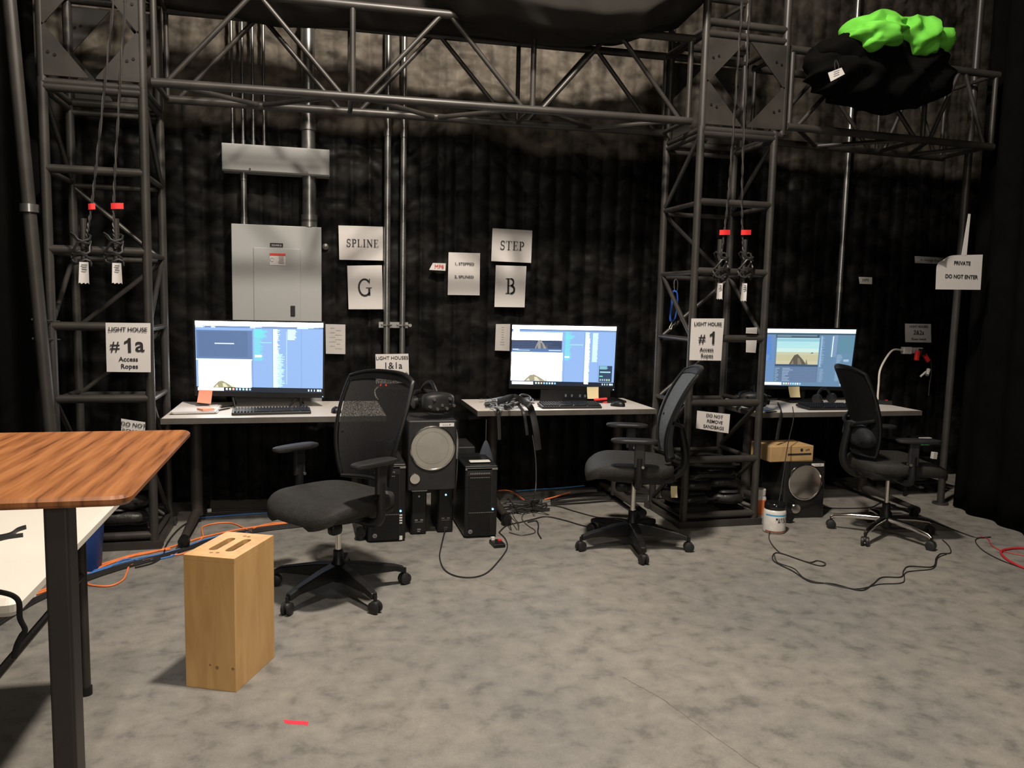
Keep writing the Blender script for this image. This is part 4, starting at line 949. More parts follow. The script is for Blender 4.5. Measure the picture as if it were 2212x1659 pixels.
# ------------------------------------------------------------------ power outlets
t = thing('power_strip', 'wall power strip with red switches seen through the chair mesh', 'power strip', (.545, 5.76, .83))
MB().rbox((.535, 5.765, .83), (.24, .05, .055), .008).build('body', DEDGE, t, world=True)
for x in (.450, .486): MB().cyl((x, 5.741, .834), (x, 5.728, .834), .0065, n=12).build('switch_light', EM((1, .05, .04), 4), t, world=True, smooth=True)
for x in (.56, .615): MB().lathe((x, 5.74, .832), [(.001, 0), (.017, 0), (.017, .006), (.001, .007)], 16, rot=Matrix.Rotation(PI/2, 3, 'X')).build('socket', BLK, t, world=True)
MB().tube(spline([(.44, 5.73, .83), (.405, 5.70, .80), (.41, 5.66, .76), (.425, 5.64, .742)], 8), .005, 7).build('power_cord', WHC, t, world=True, smooth=True)
t = thing('wall_outlet', 'white wall outlet with plugs under the 2&2a sign', 'outlet', at(1972, 760, 5.70))
p = at(1978, 757, 5.72); MB().rbox(p, (.13, .03, .05), .008, rx=0).build('plate', WHT, t, world=True)
p = at(1958, 757, 5.69); MB().rbox(p, (.085, .045, .06), .008).build('plug', WHT, t, world=True)
for q, a_ in (((1981, 768), .1), ((2000, 772), -.7)):
    p = at(*q, 5.66); MB().rbox(p, (.035, .03, .085), .008, ry=a_).build('red_plug', RED, t, world=True)
p = at(1992, 760, 5.65); MB().rbox(p, (.05, .04, .05), .008).build('black_plug', BLK, t, world=True)
MB().tube(spline([at(1950, 757, 5.68), at(1930, 756, 5.66), at(1915, 772, 5.62), at(1901, 800, 5.58), at(1898, 830, 5.55), at(1896, 862, 5.5), at(1900, 872, 5.42)], 8), .0085, 8).build('power_cord', WHC, t, world=True, smooth=True)
t = thing('cord_reel_clip', 'white cable clip hanging on the wall right of the outlet', 'clip', at(2003, 805, 5.7))
MB().cyl(at(2006, 798, 5.70), at(2002, 810, 5.68), .017, n=12).build('clip', WHT, t, world=True, smooth=True); MB().tube([at(2000, 803, 5.68), at(1988, 814, 5.68)], .009, 8).build('tail', WHT, t, world=True)
cableobj('hanging_wire', 'thin dark wire hanging on the wall right of the outlet', [at(2010, 775, 5.68), at(2012, 800, 5.7), at(2008, 830, 5.7), at(2006, 855, 5.7)], .004, GRC)

# network box at right
t = thing('network_rack', 'small dark equipment stand at the right with a green-lit switch', 'equipment rack', (4.66, 5.3, 0))
for x in (4.50, 4.84):
    for y in (5.16, 5.5): MB().box((x, y, .24), (.018, .018, .48)).build('rack_post', BLK, t, world=True)
for z in (.10, .19, .30, .40): MB().box((4.67, 5.33, z), (.36, .36, .012)).build('shelf', BLK, t, world=True)
t = thing('network_switch', 'network switch with three green lights on the right equipment stand', 'network switch', (4.70, 5.24, .406))
MB().rbox((.03, .05, .02), (.15, .12, .036), .005).build('case', BLK, t); MB().box((.025, -.0, .041), (.10, .03, .006)).build('white_lid', WHT, t)
for x in (-.01, .02, .045): MB().cyl((x, -.012, .021), (x, -.018, .021), .008, n=10).build('green_light', EM((.05, 1, .08), 2.5), t)
t = thing('white_adaptor', 'small white adaptor hanging below the network switch', 'adaptor', at(2017, 992, 5.12)); MB().rbox((0, 0, .03), (.042, .03, .055), .005, ry=.1).build('body', WHT, t)
t = thing('stacked_manuals', 'flat white booklet on the right equipment stand', 'booklet', (4.63, 5.22, .197)); MB().box((0, 0, .006), (.12, .09, .010), rz=.1).build('booklet', PAPER2, t)
t = thing('audio_box', 'flat grey box on the right equipment stand', 'box', (4.68, 5.30, .197)); MB().rbox((.02, .06, .03), (.16, .12, .055), .004).build('body', DEDGE, t)

# cardboard box, tub and bottle
t = thing('cardboard_box', 'brown cardboard box lying on the right subwoofer', 'cardboard box', (3.20, 4.88, .393), math.radians(2))
MB().box((0, 0, .056), (.345, .24, .108)).build('carton', CARD, t, bevel=.004)
MB().box((.06, -.1212, .052), (.19, .0015, .012)).build('printed_bar', INK, t)
MB().lathe((.075, -.121, .082), [(.005, .0), (.0105, .0), (.0105, .001), (.005, .001)], 20, rot=Matrix.Rotation(PI/2, 3, 'X')).build('round_logo', INK, t)
text('uplift', .018, (.122, -.1215, .082), INK, t, world=False)
MB().box((-.14, 0, .111), (.004, .235, .001)).build('tape', YEL, t)
t = thing('powder_tub', 'white plastic powder tub with black lid beside the subwoofer', 'tub', (2.90, 4.46, 0))
MB().lathe((0, 0, 0), [(.001, 0), (.062, 0), (.070, .006), (.072, .015), (.072, .135), (.068, .15), (.062, .156)], 32).build('tub', WHT, t, smooth=True)
MB().lathe((0, 0, .155), [(.06, 0), (.066, .0), (.067, .003), (.067, .034), (.062, .040), (.001, .040)], 32).build('lid', GLOSS, t, smooth=True)
def band(z0, z1, r, mat, nm, a0=-150, a1=60):
    def fn(u, v): a = math.radians(a0+(a1-a0)*u); return (r*math.cos(a), r*math.sin(a), z0+(z1-z0)*v)
    MB().grid(fn, 24, 1).build(nm, mat, t, smooth=True)
band(.118, .127, .0728, M('sky_blue_print', (.05, .30, .62), .4), 'blue_band', -170, 100); band(.010, .020, .0728, M('brown_print', (.25, .08, .05), .4), 'brown_band', -170, 60)
for k, (wd, zz) in enumerate((('MUSCLE', .100), ('MILK', .082))):
    for i, ch in enumerate(wd):
        a = math.radians(-82+(i-(len(wd)-1)/2)*11.5); text(ch, .019, (.0735*math.cos(a), .0735*math.sin(a), zz), INK, t, rz=a+PI/2, bold=.0009, world=False, sx=.85)
t = thing('supplement_bottle', 'white bottle with an orange label behind the powder tub', 'bottle', (2.985, 4.78, 0))
MB().lathe((0, 0, 0), [(.001, 0), (.040, 0), (.043, .006), (.043, .145), (.036, .158), (.034, .165)], 24).build('bottle', WHT, t, smooth=True)
MB().lathe((0, 0, .165), [(.038, 0), (.038, .038), (.034, .042), (.001, .042)], 24).build('cap', WHT, t, smooth=True)
MB().lathe((0, 0, .03), [(.0436, 0), (.0438, .0), (.0438, .105), (.0436, .105)], 24).build('orange_label', ORC, t, smooth=True)

# blue strap hanging on the right tower
t = thing('lanyard', 'blue nylon lanyard hanging on the left post of the right tower', 'lanyard', at(1452, 700, 5.10))
pts = [at(1458, 629, 5.10), at(1463, 635, 5.10), at(1463, 660, 5.10), at(1458, 688, 5.10), at(1450, 694, 5.10), at(1448, 685, 5.10), at(1451, 655, 5.10), at(1453, 632, 5.10)]
MB().tube(spline(pts, 5, True), .0085, 8, closed=True, flat=.6).build('strap', BLUES, t, world=True, smooth=True)
MB().tube(spline([at(1457, 628, 5.10), at(1456, 610, 5.10), at(1460, 603, 5.10), at(1464, 610, 5.10), at(1463, 628, 5.10)], 5), .003, 6).build('carabiner', GALV, t, world=True, smooth=True)
MB().tube(spline([at(1452, 695, 5.10), at(1449, 702, 5.10), at(1446, 708, 5.10), at(1450, 711, 5.10), at(1452, 704, 5.10), at(1456, 700, 5.10)], 5), .0028, 6).build('hook', WHC, t, world=True, smooth=True)

# ------------------------------------------------------------------ office chairs
def chair(label, c, facing, caster0, legmat, backmat, back_h=1.10, lean=.15, armz=.69, armout=.30, group='office chairs', seat_z=.485, recl=0.0, leg_r=.34):
    rz = math.radians(facing-90); t = thing('office_chair', label, 'chair', (c[0], c[1], 0), rz)
    for k in range(5):
        a = math.radians(caster0+72*k)-rz; d = Vector((math.cos(a), math.sin(a), 0)); s_ = Vector((-d.y, d.x, 0))
        vs = []
        for r_, z0, z1, wd in ((.02, .080, .152, .036), (.12, .080, .142, .031), (leg_r-.055, .078, .110, .023), (leg_r-.005, .064, .094, .019)):
            for q, z in ((-1, z0), (1, z0), (.8, z1), (-.8, z1)): vs.append(d*r_+s_*wd*q+Vector((0, 0, z)))
        fs = [(j*4+i, (j+1)*4+i, (j+1)*4+(i+1) % 4, j*4+(i+1) % 4) for j in range(3) for i in range(4)]+[(0, 1, 2, 3), (15, 14, 13, 12)]
        if legmat is CHROME:
            MB().tube([d*.02+Vector((0, 0, .115)), d*.2+Vector((0, 0, .105)), d*(leg_r-.02)+Vector((0, 0, .088)), d*leg_r+Vector((0, 0, .075))], [.02, .018, .015, .012], 12).build('base_leg', legmat, t, smooth=True)
        else: MB().add(vs, fs).build('base_leg', legmat, t, bevel=.006)
        p = d*leg_r; ca = a+1.9
        cs = MB().cyl(p+Vector((0, 0, .05)), p+Vector((0, 0, .085)), .009, n=8).build('caster', BLK, t, smooth=True)
        e = Vector((math.cos(ca), math.sin(ca), 0))
        for sgn in (-1, 1): MB().lathe(p+e*sgn*.014+Vector((0, 0, .029)), [(.001, -.010), (.022, -.010), (.029, -.006), (.029, .006), (.022, .010), (.001, .010)], 18, rot=e.to_track_quat('Z', 'Y').to_matrix()).build('wheel', BLK2, cs, smooth=True)
        MB().sell(p+Vector((0, 0, .042)), (.045, .045, .034), .8, .8, 14, 8).build('hood', BLK2, cs, smooth=True)
    MB().lathe((0, 0, .055), [(.02, 0), (.034, .01), (.04, .04), (.036, .10), (.026, .115), (.025, .16), (.02, .165)], 20).build('hub', BLK, t, smooth=True)
    MB().cyl((0, 0, .20), (0, 0, seat_z-.10), .0145, n=16).build('gas_column', CHROME, t, smooth=True)
    MB().rbox((0, -.01, seat_z-.085), (.17, .26, .05), .02).build('tilt_mechanism', BLK, t)
    MB().sell((-.07, .08, seat_z-.13), (.05, .07, .06), .6, .6, 14, 8).build('tension_knob', BLK, t, smooth=True)
    MB().tube([(.08, .02, seat_z-.08), (.20, .04, seat_z-.085), (.27, .06, seat_z-.10)], .006, 8).build('height_lever', BLK, t, smooth=True)
    MB().rbox((.275, .065, seat_z-.10), (.055, .03, .010), .006).build('lever_paddle', BLK2, t)
    def sfn(p):
        x, y, z = p; z += .012*(x/.25)**2; z -= .045*max(0, (y-.10)/.15)**2*(1 if z > -.02 else .5)
        if z > 0: z -= .010*math.exp(-((x/.15)**2+(y/.14)**2))
        return (x*(1-.10*max(0, -y/.25)), y, z)
    MB().sell((0, .035, seat_z-.02), (.53, .52, .10), .45, .5, 48, 18, sfn).build('seat', SEATF, t, smooth=True)
    MB().sell((0, -.02, seat_z-.055), (.44, .42, .055), .4, .45, 32, 10).build('seat_shell', BLK, t, smooth=True)
    for s_ in (-1, 1):
        x = s_*armout
        am = MB().tube(spline([(s_*.10, .0, seat_z-.085), (s_*.25, .0, seat_z-.085), (x-.0*s_, .0, seat_z-.045), (x, .0, seat_z+.05), (x, .0, armz-.10)], 6), .021, 12, flat=1.0).build('armrest', BLK, t, smooth=True)
        MB().rbox((x, .0, armz-.08), (.028, .060, .15), .008).build('arm_sleeve', BLK2, am)
        MB().sell((x-.012*s_, .03, armz-.006), (.088, .265, .030), .55, .6, 28, 10).build('arm_pad', BLK2, am, smooth=True)
        MB().cyl((x-.02, -.02, armz-.15), (x+.02, -.02, armz-.15), .008, n=10).build('arm_button', GALV, am)
    y0 = -.225
    def bf(u, v, dd=0):
        wd = (.175+.065*math.sin(min(1, v*1.35)*PI/2) - .010*max(0, v-.72)/.28); x = (u*2-1)*wd
        y = y0-.02*math.sin(v*PI)*0-recl*v-lean*v**2.0+.028*math.sin(v*PI)*(1-v)*1.6-.0+.055*(u*2-1)**2
        z = seat_z+.055+(back_h-seat_z-.055)*v-.035*(v > .5)*max(0, (v-.5)*2)**3*(abs(u*2-1)**3)
        return Vector((x, y+dd, z))
    MB().grid(lambda u, v: bf(.03+.94*u, .02+.94*v), 20, 28, None if backmat is MESHF else (0, -.008, 0)).build('backrest', backmat, t, smooth=True)
    lp = [bf(0, i/20) for i in range(21)]+[bf(i/14, 1) for i in range(1, 14)]+[bf(1, 1-i/20) for i in range(21)]+[bf(1-i/10, 0) for i in range(1, 10)]
    MB().tube(lp, .0125, 8, closed=True, flat=.8).build('back_frame', BLK, t, smooth=True)
    MB().grid(lambda u, v: bf(.02+.96*u, .925+.07*v, .006), 16, 3, (0, -.012, 0)).build('top_band', BLK, t, smooth=True)
    MB().tube(spline([(0, -.08, seat_z-.085), (0, -.22, seat_z-.08), (0, y0-.075, seat_z+.02), (0, bf(.5, .35).y-.045, bf(.5, .35).z)], 8), .024, 10, flat=1.0).build('back_bracket', BLK, t, smooth=True)
    for s_ in (-1, 1): MB().tube(spline([(0, bf(.5, .3).y-.045, bf(.5, .30).z), (s_*.10, bf(.5, .36).y-.04, bf(.5, .36).z), (s_*.20, bf(.93, .42).y-.005, bf(.93, .42).z)], 6), .012, 8).build('back_arm', BLK, t, smooth=True)
    return t
chair('black mesh office chair nearest the camera in front of the left desk', (.10, 3.88), 219, 226, BLK, MESHF, back_h=1.085, lean=.05, recl=.06, armz=.705)
chair('black office chair with screen glow painted on its backrest at the middle desk', (1.85, 4.335), 162, 187, BLK, BACKF, back_h=1.10, lean=.14, armz=.70, seat_z=.51)
chair('black office chair with a chrome five-star base at the right', (3.575, 4.25), -15, 139, CHROME, M('matte_black_fabric', (.006, .006, .0065), .85, spec=.15), back_h=1.10, lean=.06, recl=.06, armz=.68, seat_z=.49, leg_r=.325)
t = thing('jacket', 'dark bunched jacket tied around the chrome-based chair back', 'jacket', (3.36, 4.28, .56), -.25)
MB().sell((0, 0, .11), (.10, .38, .15), .8, .8, 32, 20, lambda p: Vector(p)*(1+.3*noise.noise(Vector((p.x*12, p.y*9, p.z*12))))).build('fabric', M('dark_slate_fabric', (.010, .011, .015), .85, bump=.4), t, smooth=True)

# ------------------------------------------------------------------ foreground: apple box
t = thing('apple_box', 'tall plywood apple box standing on end on the floor', 'wooden box', (-.3315, 3.10, 0))
c0, c1, c2 = fl(510, 1496), fl(402, 1483), fl(590, 1424)
ex = (c0-c1).normalized(); ey = Vector((-ex.y, ex.x, 0)); LX, LY, HZ = .203, .300, .508
R3 = Matrix((ex, ey, Vector((0, 0, 1)))).transposed(); org = c0-ex*LX
def bb(nm, lo, hi, par=t, mat=BIRCH):
    vs = [org+R3 @ Vector((x, y, z)) for z in (lo[2], hi[2]) for x, y in ((lo[0], lo[1]), (hi[0], lo[1]), (hi[0], hi[1]), (lo[0], hi[1]))]
    return MB().add(vs, [(3, 2, 1, 0), (4, 5, 6, 7), (0, 1, 5, 4), (1, 2, 6, 5), (2, 3, 7, 6), (3, 0, 4, 7)]).build(nm, mat, par, world=True, bevel=.0015)
bb('front_panel', (0, 0, 0), (LX, .018, HZ-.0185)); bb('back_panel', (0, LY-.018, 0), (LX, LY, HZ-.0185))
bb('side_panel', (0, .0185, 0), (.018, LY-.0185, HZ-.0185)); bb('side_panel', (LX-.018, .0185, 0), (LX, LY-.0185, HZ-.0185)); bb('bottom_panel', (.0185, .0185, 0), (LX-.0185, LY-.0185, .018))
# top panel with two hand slots: outline strips round two rounded holes
def slot(cx_, n=10, hw=.0165, hl=.062):
    out = []
    for k in range(n+1): a = math.radians(-180*k/n); out.append((cx_+hw*math.cos(a), LY/2-hl+hw*math.sin(a)))
    for k in range(n+1): a = math.radians(180-180*k/n); out.append((cx_+hw*math.cos(a), LY/2+hl+hw*math.sin(a)))
    return out
bm_v, bm_f = [], []
import bmesh
bm = bmesh.new()
def loop(pts, z): return [bm.verts.new(org+R3 @ Vector((x, y, z))) for x, y in pts]
outer = [(0, 0), (LX, 0), (LX, LY), (0, LY)]; sl = [slot(.068), slot(.135)]
for z in (HZ-.018, HZ):
    ed = []
    for L_ in [outer]+sl:
        vs = loop(L_, z); ed += [bm.edges.new((vs[i], vs[(i+1) % len(vs)])) for i in range(len(vs))]
    bmesh.ops.triangle_fill(bm, edges=ed, use_beauty=True)
bm.verts.ensure_lookup_table(); nper = 4+len(sl[0])+len(sl[1]); st = 0
for L_ in [outer]+sl:
    n = len(L_)
    for i in range(n):
        j = (i+1) % n; bm.faces.new((bm.verts[st+i], bm.verts[st+j], bm.verts[nper+st+j], bm.verts[nper+st+i]))
    st += n
bmesh.ops.recalc_face_normals(bm, faces=bm.faces)
loc, rz_ = _root[t.name]
for v in bm.verts: v.co -= loc
me = bpy.data.meshes.new('top_panel'); bm.to_mesh(me); bm.free(); me.materials.append(BIRCH)
tp = bpy.data.objects.new('top_panel', me); COL.objects.link(tp); tp.parent = t
for (x, y) in ((.085, .045), (.108, .05), (.10, LY-.04), (.118, LY-.042)):
    p = org+R3 @ Vector((x, y, HZ)); MB().cyl(p-Vector((0, 0, .0)), p+Vector((0, 0, .0008)), .007, n=12).build('plugged_knot', M('dark_knot', (.28, .17, .08), .6), tp if False else t, world=True)
for (x, z, r_) in ((.10, .095, .0045), (.128, .088, .007), (.192, .09, .006)):
    p = org+R3 @ Vector((x, 0, z)); MB().cyl(p, p+R3 @ Vector((0, -.0006, 0)), r_, n=9).build('dark_knot', M('dark_knot', (.28, .17, .08), .6), t, world=True)

# ------------------------------------------------------------------ walnut standing desk
t = thing('standing_desk', 'walnut laminate standing desk at the left foreground with dark steel leg', 'desk', (-.94, 1.6, 0))
MB().rbox((-.94, 1.600, 1.142), (1.32, .63, .016), .027, seg=6).build('desktop', WALNUT, t, world=True)
for x in (-.402, -1.42):
    lg = MB().rbox((x, 1.375, .80), (.036, .050, .66), .005).build('leg', LEGM, t, world=True)
    MB().rbox((x, 1.375, .26), (.041, .056, .46), .005).build('outer_stage', LEGM, lg, world=True)
    MB().box((x, 1.60, .02), (.07, .56, .035)).build('foot', LEGM, lg, world=True, bevel=.004)
    MB().box((x, 1.60, 1.122), (.045, .45, .02)).build('bracket', LEGM, lg, world=True)
# ------------------------------------------------------------------ white folding table
t = thing('folding_table', 'white plastic folding table under the walnut desk', 'table', (-1.5, 2.5, 0))
MB().rbox((-1.55, 2.54, .7065), (1.72, 1.02, .046), .03, seg=5).build('tabletop', WTAB, t, world=True)
for x in (-.82, -2.25):
    for y in (2.16, 3.02):
        lg = MB().cyl((x, y, .0), (x, y, .68), .0165, n=14).build('leg', TRUSS, t, world=True, smooth=True)
        MB().cyl((x, y, 0), (x, y, .03), .021, n=14).build('rubber_foot', BLK, lg, world=True, smooth=True)
    MB().tube([(x, 2.16, .45), (x, 3.02, .45)], .012, 8).build('leg_brace', TRUSS, t, world=True)
    MB().box((x, 2.55, .675), (.04, .80, .02)).build('fold_bracket', TRUSS, t, world=True)
cableobj('black_strap', 'forked black strap lying on the white folding table', [fl(-20, 1166, .7325), fl(20, 1158, .7325), fl(38, 1147, .7325), fl(56, 1141, .7325)], .011, BLK2, cat='strap', flat=.2, sides=8, up=(1, 0, 0))
cableobj('black_strap', 'shorter fork of black strap on the white folding table', [fl(-20, 1172, .7325), fl(15, 1163, .7325), fl(50, 1158, .7325)], .010, BLK2, cat='strap', flat=.2, sides=8, up=(1, 0, 0))
cableobj('hanging_strap', 'black strap curling down in front of the white folding table', [at(-30, 1276, 1.98), at(0, 1279, 1.97), at(28, 1287, 1.97), at(41, 1302, 1.97), at(43, 1335, 1.98), at(54, 1360, 1.98), at(46, 1374, 1.98), at(36, 1395, 1.98), at(30, 1422, 1.98)], .0065, BLK2, cat='strap', flat=.2, sides=8, up=(0, 1, 0))
t = thing('waste_bin', 'blue plastic waste bin behind the folding table leg', 'bin', (-1.262, 4.47, 0))
MB().lathe((0, 0, 0), [(.001, 0), (.135, 0), (.142, .008), (.172, .40), (.180, .405), (.180, .42), (.168, .42), (.138, .02), (.001, .015)], 32).build('body', BLUEB, t, smooth=True)

# red tape on the floor
a = [fl(612, 1555), fl(667, 1559), fl(665, 1567), fl(616, 1563)]
tag(MB().add([p+Vector((0, 0, .0006)) for p in a]+[p+Vector((0, 0, .0001)) for p in a], [(0, 1, 2, 3), (7, 6, 5, 4), (0, 4, 5, 1), (1, 5, 6, 2), (2, 6, 7, 3), (3, 7, 4, 0)]).build('tape_mark', M('neon_red_tape', (.85, .03, .06), .6)), 'short red tape mark stuck on the concrete floor', 'tape')

# ------------------------------------------------------------------ floor cables
def fc(label, pts, r, mat, z=None, name='floor_cable', cat='cable', group=None):
    P_ = [fl(p[0], p[1], (z if z is not None else r+.0008)+(p[2] if len(p) > 2 else 0)) for p in pts]
    return cableobj(name, label, P_, r, mat, 8, cat, group)
fc('long orange extension cable running under both left tables', [(25, 1312), (60, 1290), (100, 1276), (160, 1250), (225, 1222), (280, 1203), (340, 1190), (400, 1172), (440, 1160), (520, 1143), (600, 1132), (670, 1125)], .0055, ORC)
fc('second orange cable lying beside the long orange cable', [(30, 1306), (62, 1285), (102, 1271), (170, 1240), (230, 1216), (300, 1196), (368, 1186)], .0055, ORC)
fc('thin orange cable making a loose loop left of the apple box', [(150, 1225), (183, 1257), (205, 1265), (240, 1265), (266, 1252), (274, 1236), (282, 1222), (320, 1209), (360, 1201), (395, 1196), (430, 1185), (470, 1172)], .0045, ORC)
fc('thin orange cable arching behind the apple box', [(425, 1172), (438, 1160), (436, 1144), (442, 1136), (470, 1130), (500, 1130), (520, 1137), (545, 1150)], .0045, ORC)
fc('thin orange cable bending behind the front chair', [(540, 1148), (555, 1138), (590, 1130), (640, 1128), (690, 1122), (760, 1112)], .0045, ORC)
fc('blue network cable along the floor from the waste bin', [(150, 1245), (184, 1238), (240, 1222), (300, 1206), (350, 1196), (400, 1182), (440, 1166), (490, 1155), (540, 1150)], .0048, BLC)
fc('second blue network cable crossing the first one', [(175, 1243), (230, 1228), (270, 1208), (310, 1211), (350, 1206), (378, 1198), (386, 1188)], .0048, BLC)
fc('blue network cable along the wall behind the left desk', [(430, 1119), (500, 1113), (560, 1109), (640, 1107), (760, 1102)], .0048, BLC)
for k, (l, off) in enumerate((('upper black cable in the bundle left of the apple box', 0), ('middle black cable in the bundle left of the apple box', 7), ('lower black cable in the bundle left of the apple box', 14))):
    fc(l, [(-10, 1340+off), (60, 1300+off*.7), (110, 1278+off*.5), (185, 1246+off*.6), (260, 1222+off*.5), (340, 1202+off*.4), (400, 1184+off*.3), (480, 1158+off*.5), (560, 1142+off*.4), (680, 1128+off*.4), (790, 1120+off*.3)], .0065, BKC)
fc('black cable sagging between desk foot and bundle', [(292, 1226), (330, 1216), (352, 1200), (358, 1180), (372, 1158), (392, 1138), (420, 1120)], .005, BKC)
fc('thick black cable along the wall behind the left desk', [(440, 1103), (560, 1099), (660, 1095), (800, 1090)], .010, BKC)
fc('second thick black cable along the wall behind the left desk', [(420, 1112), (560, 1106), (660, 1101), (800, 1096)], .010, BKC)
p = at(452, 1103, 5.60); t = thing('cable_tie', 'white cable label on the black wall cable', 'cable label', (p.x, p.y, 0)); MB().cyl(fl(447, 1104, .012), fl(456, 1103, .012), .014, n=12).build('wrap', WHT, t, world=True, smooth=True)
p = fl(70, 1291, 0); t = thing('cable_tie', 'white cable tie on the orange cables at far left', 'cable tie', (p.x, p.y, 0)); MB().cyl(fl(68, 1292, .010), fl(72, 1288, .010), .014, n=12).build('wrap', WHT, t, world=True, smooth=True)
cableobj('audio_cable', 'black cord hanging from the left subwoofer and looping on the floor', [at(980, 905, 4.84), at(989, 950, 4.72), at(988, 1000, 4.67), at(983, 1060, 4.66), fl(966, 1125, .06), fl(953, 1180, .012), fl(950, 1205, .005), fl(960, 1230, .005), fl(985, 1244, .005), fl(1020, 1247, .005), fl(1050, 1238, .005), fl(1075, 1214, .005), fl(1095, 1185, .005), fl(1092, 1165, .005), fl(1078, 1150, .005)], .0038, BKC, cat='cord')
cableobj('thin_wire', 'thin wire dropping from the middle desk to the floor', [at(1150, 940, 5.06), at(1157, 990, 5.04), at(1158, 1040, 5.0), at(1155, 1070, 4.98), fl(1145, 1092, .02), fl(1130, 1112, .004), fl(1128, 1122, .004), fl(1140, 1135, .004), fl(1155, 1145, .004), fl(1152, 1152, .004), fl(1125, 1156, .004), fl(1100, 1150, .004)], .0032, GRC)
fc('black cable curving from the right computer toward the second chair', [(1078, 1150), (1095, 1135), (1125, 1128), (1150, 1122), (1180, 1116), (1220, 1124), (1262, 1136), (1300, 1140)], .0042, BKC)
fc('short black cable end near the second chair', [(1140, 1128), (1158, 1125), (1163, 1135), (1162, 1150), (1169, 1163)], .0045, BKC)
fc('black cable along the floor behind the second chair', [(1140, 1092), (1200, 1093), (1240, 1104), (1290, 1117), (1340, 1122)], .0042, BKC)
for k in range(9):
    r_ = random.Random(70+k); a_ = [(1078+r_.uniform(0, 110), 1078+r_.uniform(0, 30), r_.uniform(0, .03)) for _ in range(5)]
    fc('black cable in the tangle under the middle desk', a_, .0065, BKC, name='tangled_cable', group='cable tangle under the middle desk')
for k in range(6):
    r_ = random.Random(170+k); x = 1078+k*6
    fc('thin grey wire splayed beside the right computer tower', [(x-4, 1098+k), (x+4, 1115+k), (x+8+r_.uniform(0, 9), 1130), (x+12+r_.uniform(0, 14), 1145)], .0025, GRC, name='thin_wire', group='thin wires beside the right computer tower')
for k in range(6):
    r_ = random.Random(270+k)
    fc('black cable lying along the wall under the middle desk', [(1190, 1090-k*3), (1260, 1084-k*4+r_.uniform(-3, 3)), (1330, 1082-k*4+r_.uniform(-3, 3)), (1400, 1084-k*3)], .007, BKC, name='wall_cable', group='cables along the wall under the middle desk')
for k, (l, q) in enumerate((('orange cable end right of the right computer tower', [(1076, 1060), (1092, 1059), (1108, 1063), (1125, 1075), (1132, 1080)]), ('orange cable piece under the middle desk', [(1176, 1079), (1196, 1074), (1215, 1068), (1232, 1063)]))):
    fc(l, q, .005, ORC, z=.03)
fc('blue cable lying along the wall under the middle desk', [(1115, 1061), (1160, 1057), (1210, 1054), (1262, 1049)], .004, BLC, z=.06)
cableobj('long_cord', 'long black cord from the right desk looping across the floor', [at(1712, 878, 4.83), at(1714, 905, 4.80), at(1704, 950, 4.70), at(1697, 990, 4.62), at(1690, 1040, 4.58), at(1682, 1085, 4.50), fl(1665, 1140, .03), fl(1662, 1165, .005), fl(1680, 1190, .005), fl(1700, 1199, .005), fl(1755, 1218, .005), fl(1778, 1222, .005), fl(1782, 1216, .005), fl(1765, 1211, .005), fl(1745, 1214, .005), fl(1690, 1196, .005), fl(1672, 1196, .005), fl(1672, 1212, .005), fl(1712, 1233, .005), fl(1750, 1256, .005), fl(1800, 1261, .005), fl(1858, 1275, .005), fl(1885, 1262, .005), fl(1905, 1247, .005), fl(1946, 1246, .005), fl(1952, 1232, .005), fl(1965, 1223, .005), fl(2014, 1224, .005), fl(2022, 1206, .005), fl(2032, 1196, .005), fl(2053, 1194, .005), fl(2050, 1180, .005), fl(2036, 1166, .005)], .0032, BKC, cat='cord')
fc('second strand of the long black cord loop', [(1673, 1199), (1680, 1215), (1715, 1228), (1740, 1250), (1790, 1262), (1850, 1272), (1900, 1262), (1950, 1258), (1958, 1236), (2015, 1228), (2026, 1205), (2045, 1197)], .0028, BKC)
fc('black cable along the floor right of the second subwoofer', [(1778, 1097), (1830, 1098), (1880, 1096), (1905, 1086), (1935, 1092)], .0042, BKC)
fc('black cable from the chrome chair to the right curtain', [(2008, 1124), (2040, 1136), (2075, 1150), (2110, 1161), (2140, 1160)], .0042, BKC)
fc('thin dark cable loop near the right curtain', [(2140, 1160), (2112, 1163), (2108, 1172), (2125, 1190), (2160, 1209), (2200, 1224)], .0032, BKC)
fc('thin red wire near the right curtain', [(2118, 1158), (2135, 1165), (2142, 1178), (2165, 1190), (2212, 1200)], .003, RDC)
fc('thick red cable curling in from the right edge', [(2240, 1188), (2205, 1184), (2172, 1187), (2162, 1194), (2175, 1208), (2200, 1222), (2240, 1236)], .007, RDC)
t = thing('floor_junk', 'flat pale plastic scrap on the floor behind the chrome chair', 'scrap', fl(1935, 1113, 0)); MB().rbox((0, 0, .01), (.10, .03, .014), .004).build('scrap', WHT, t)

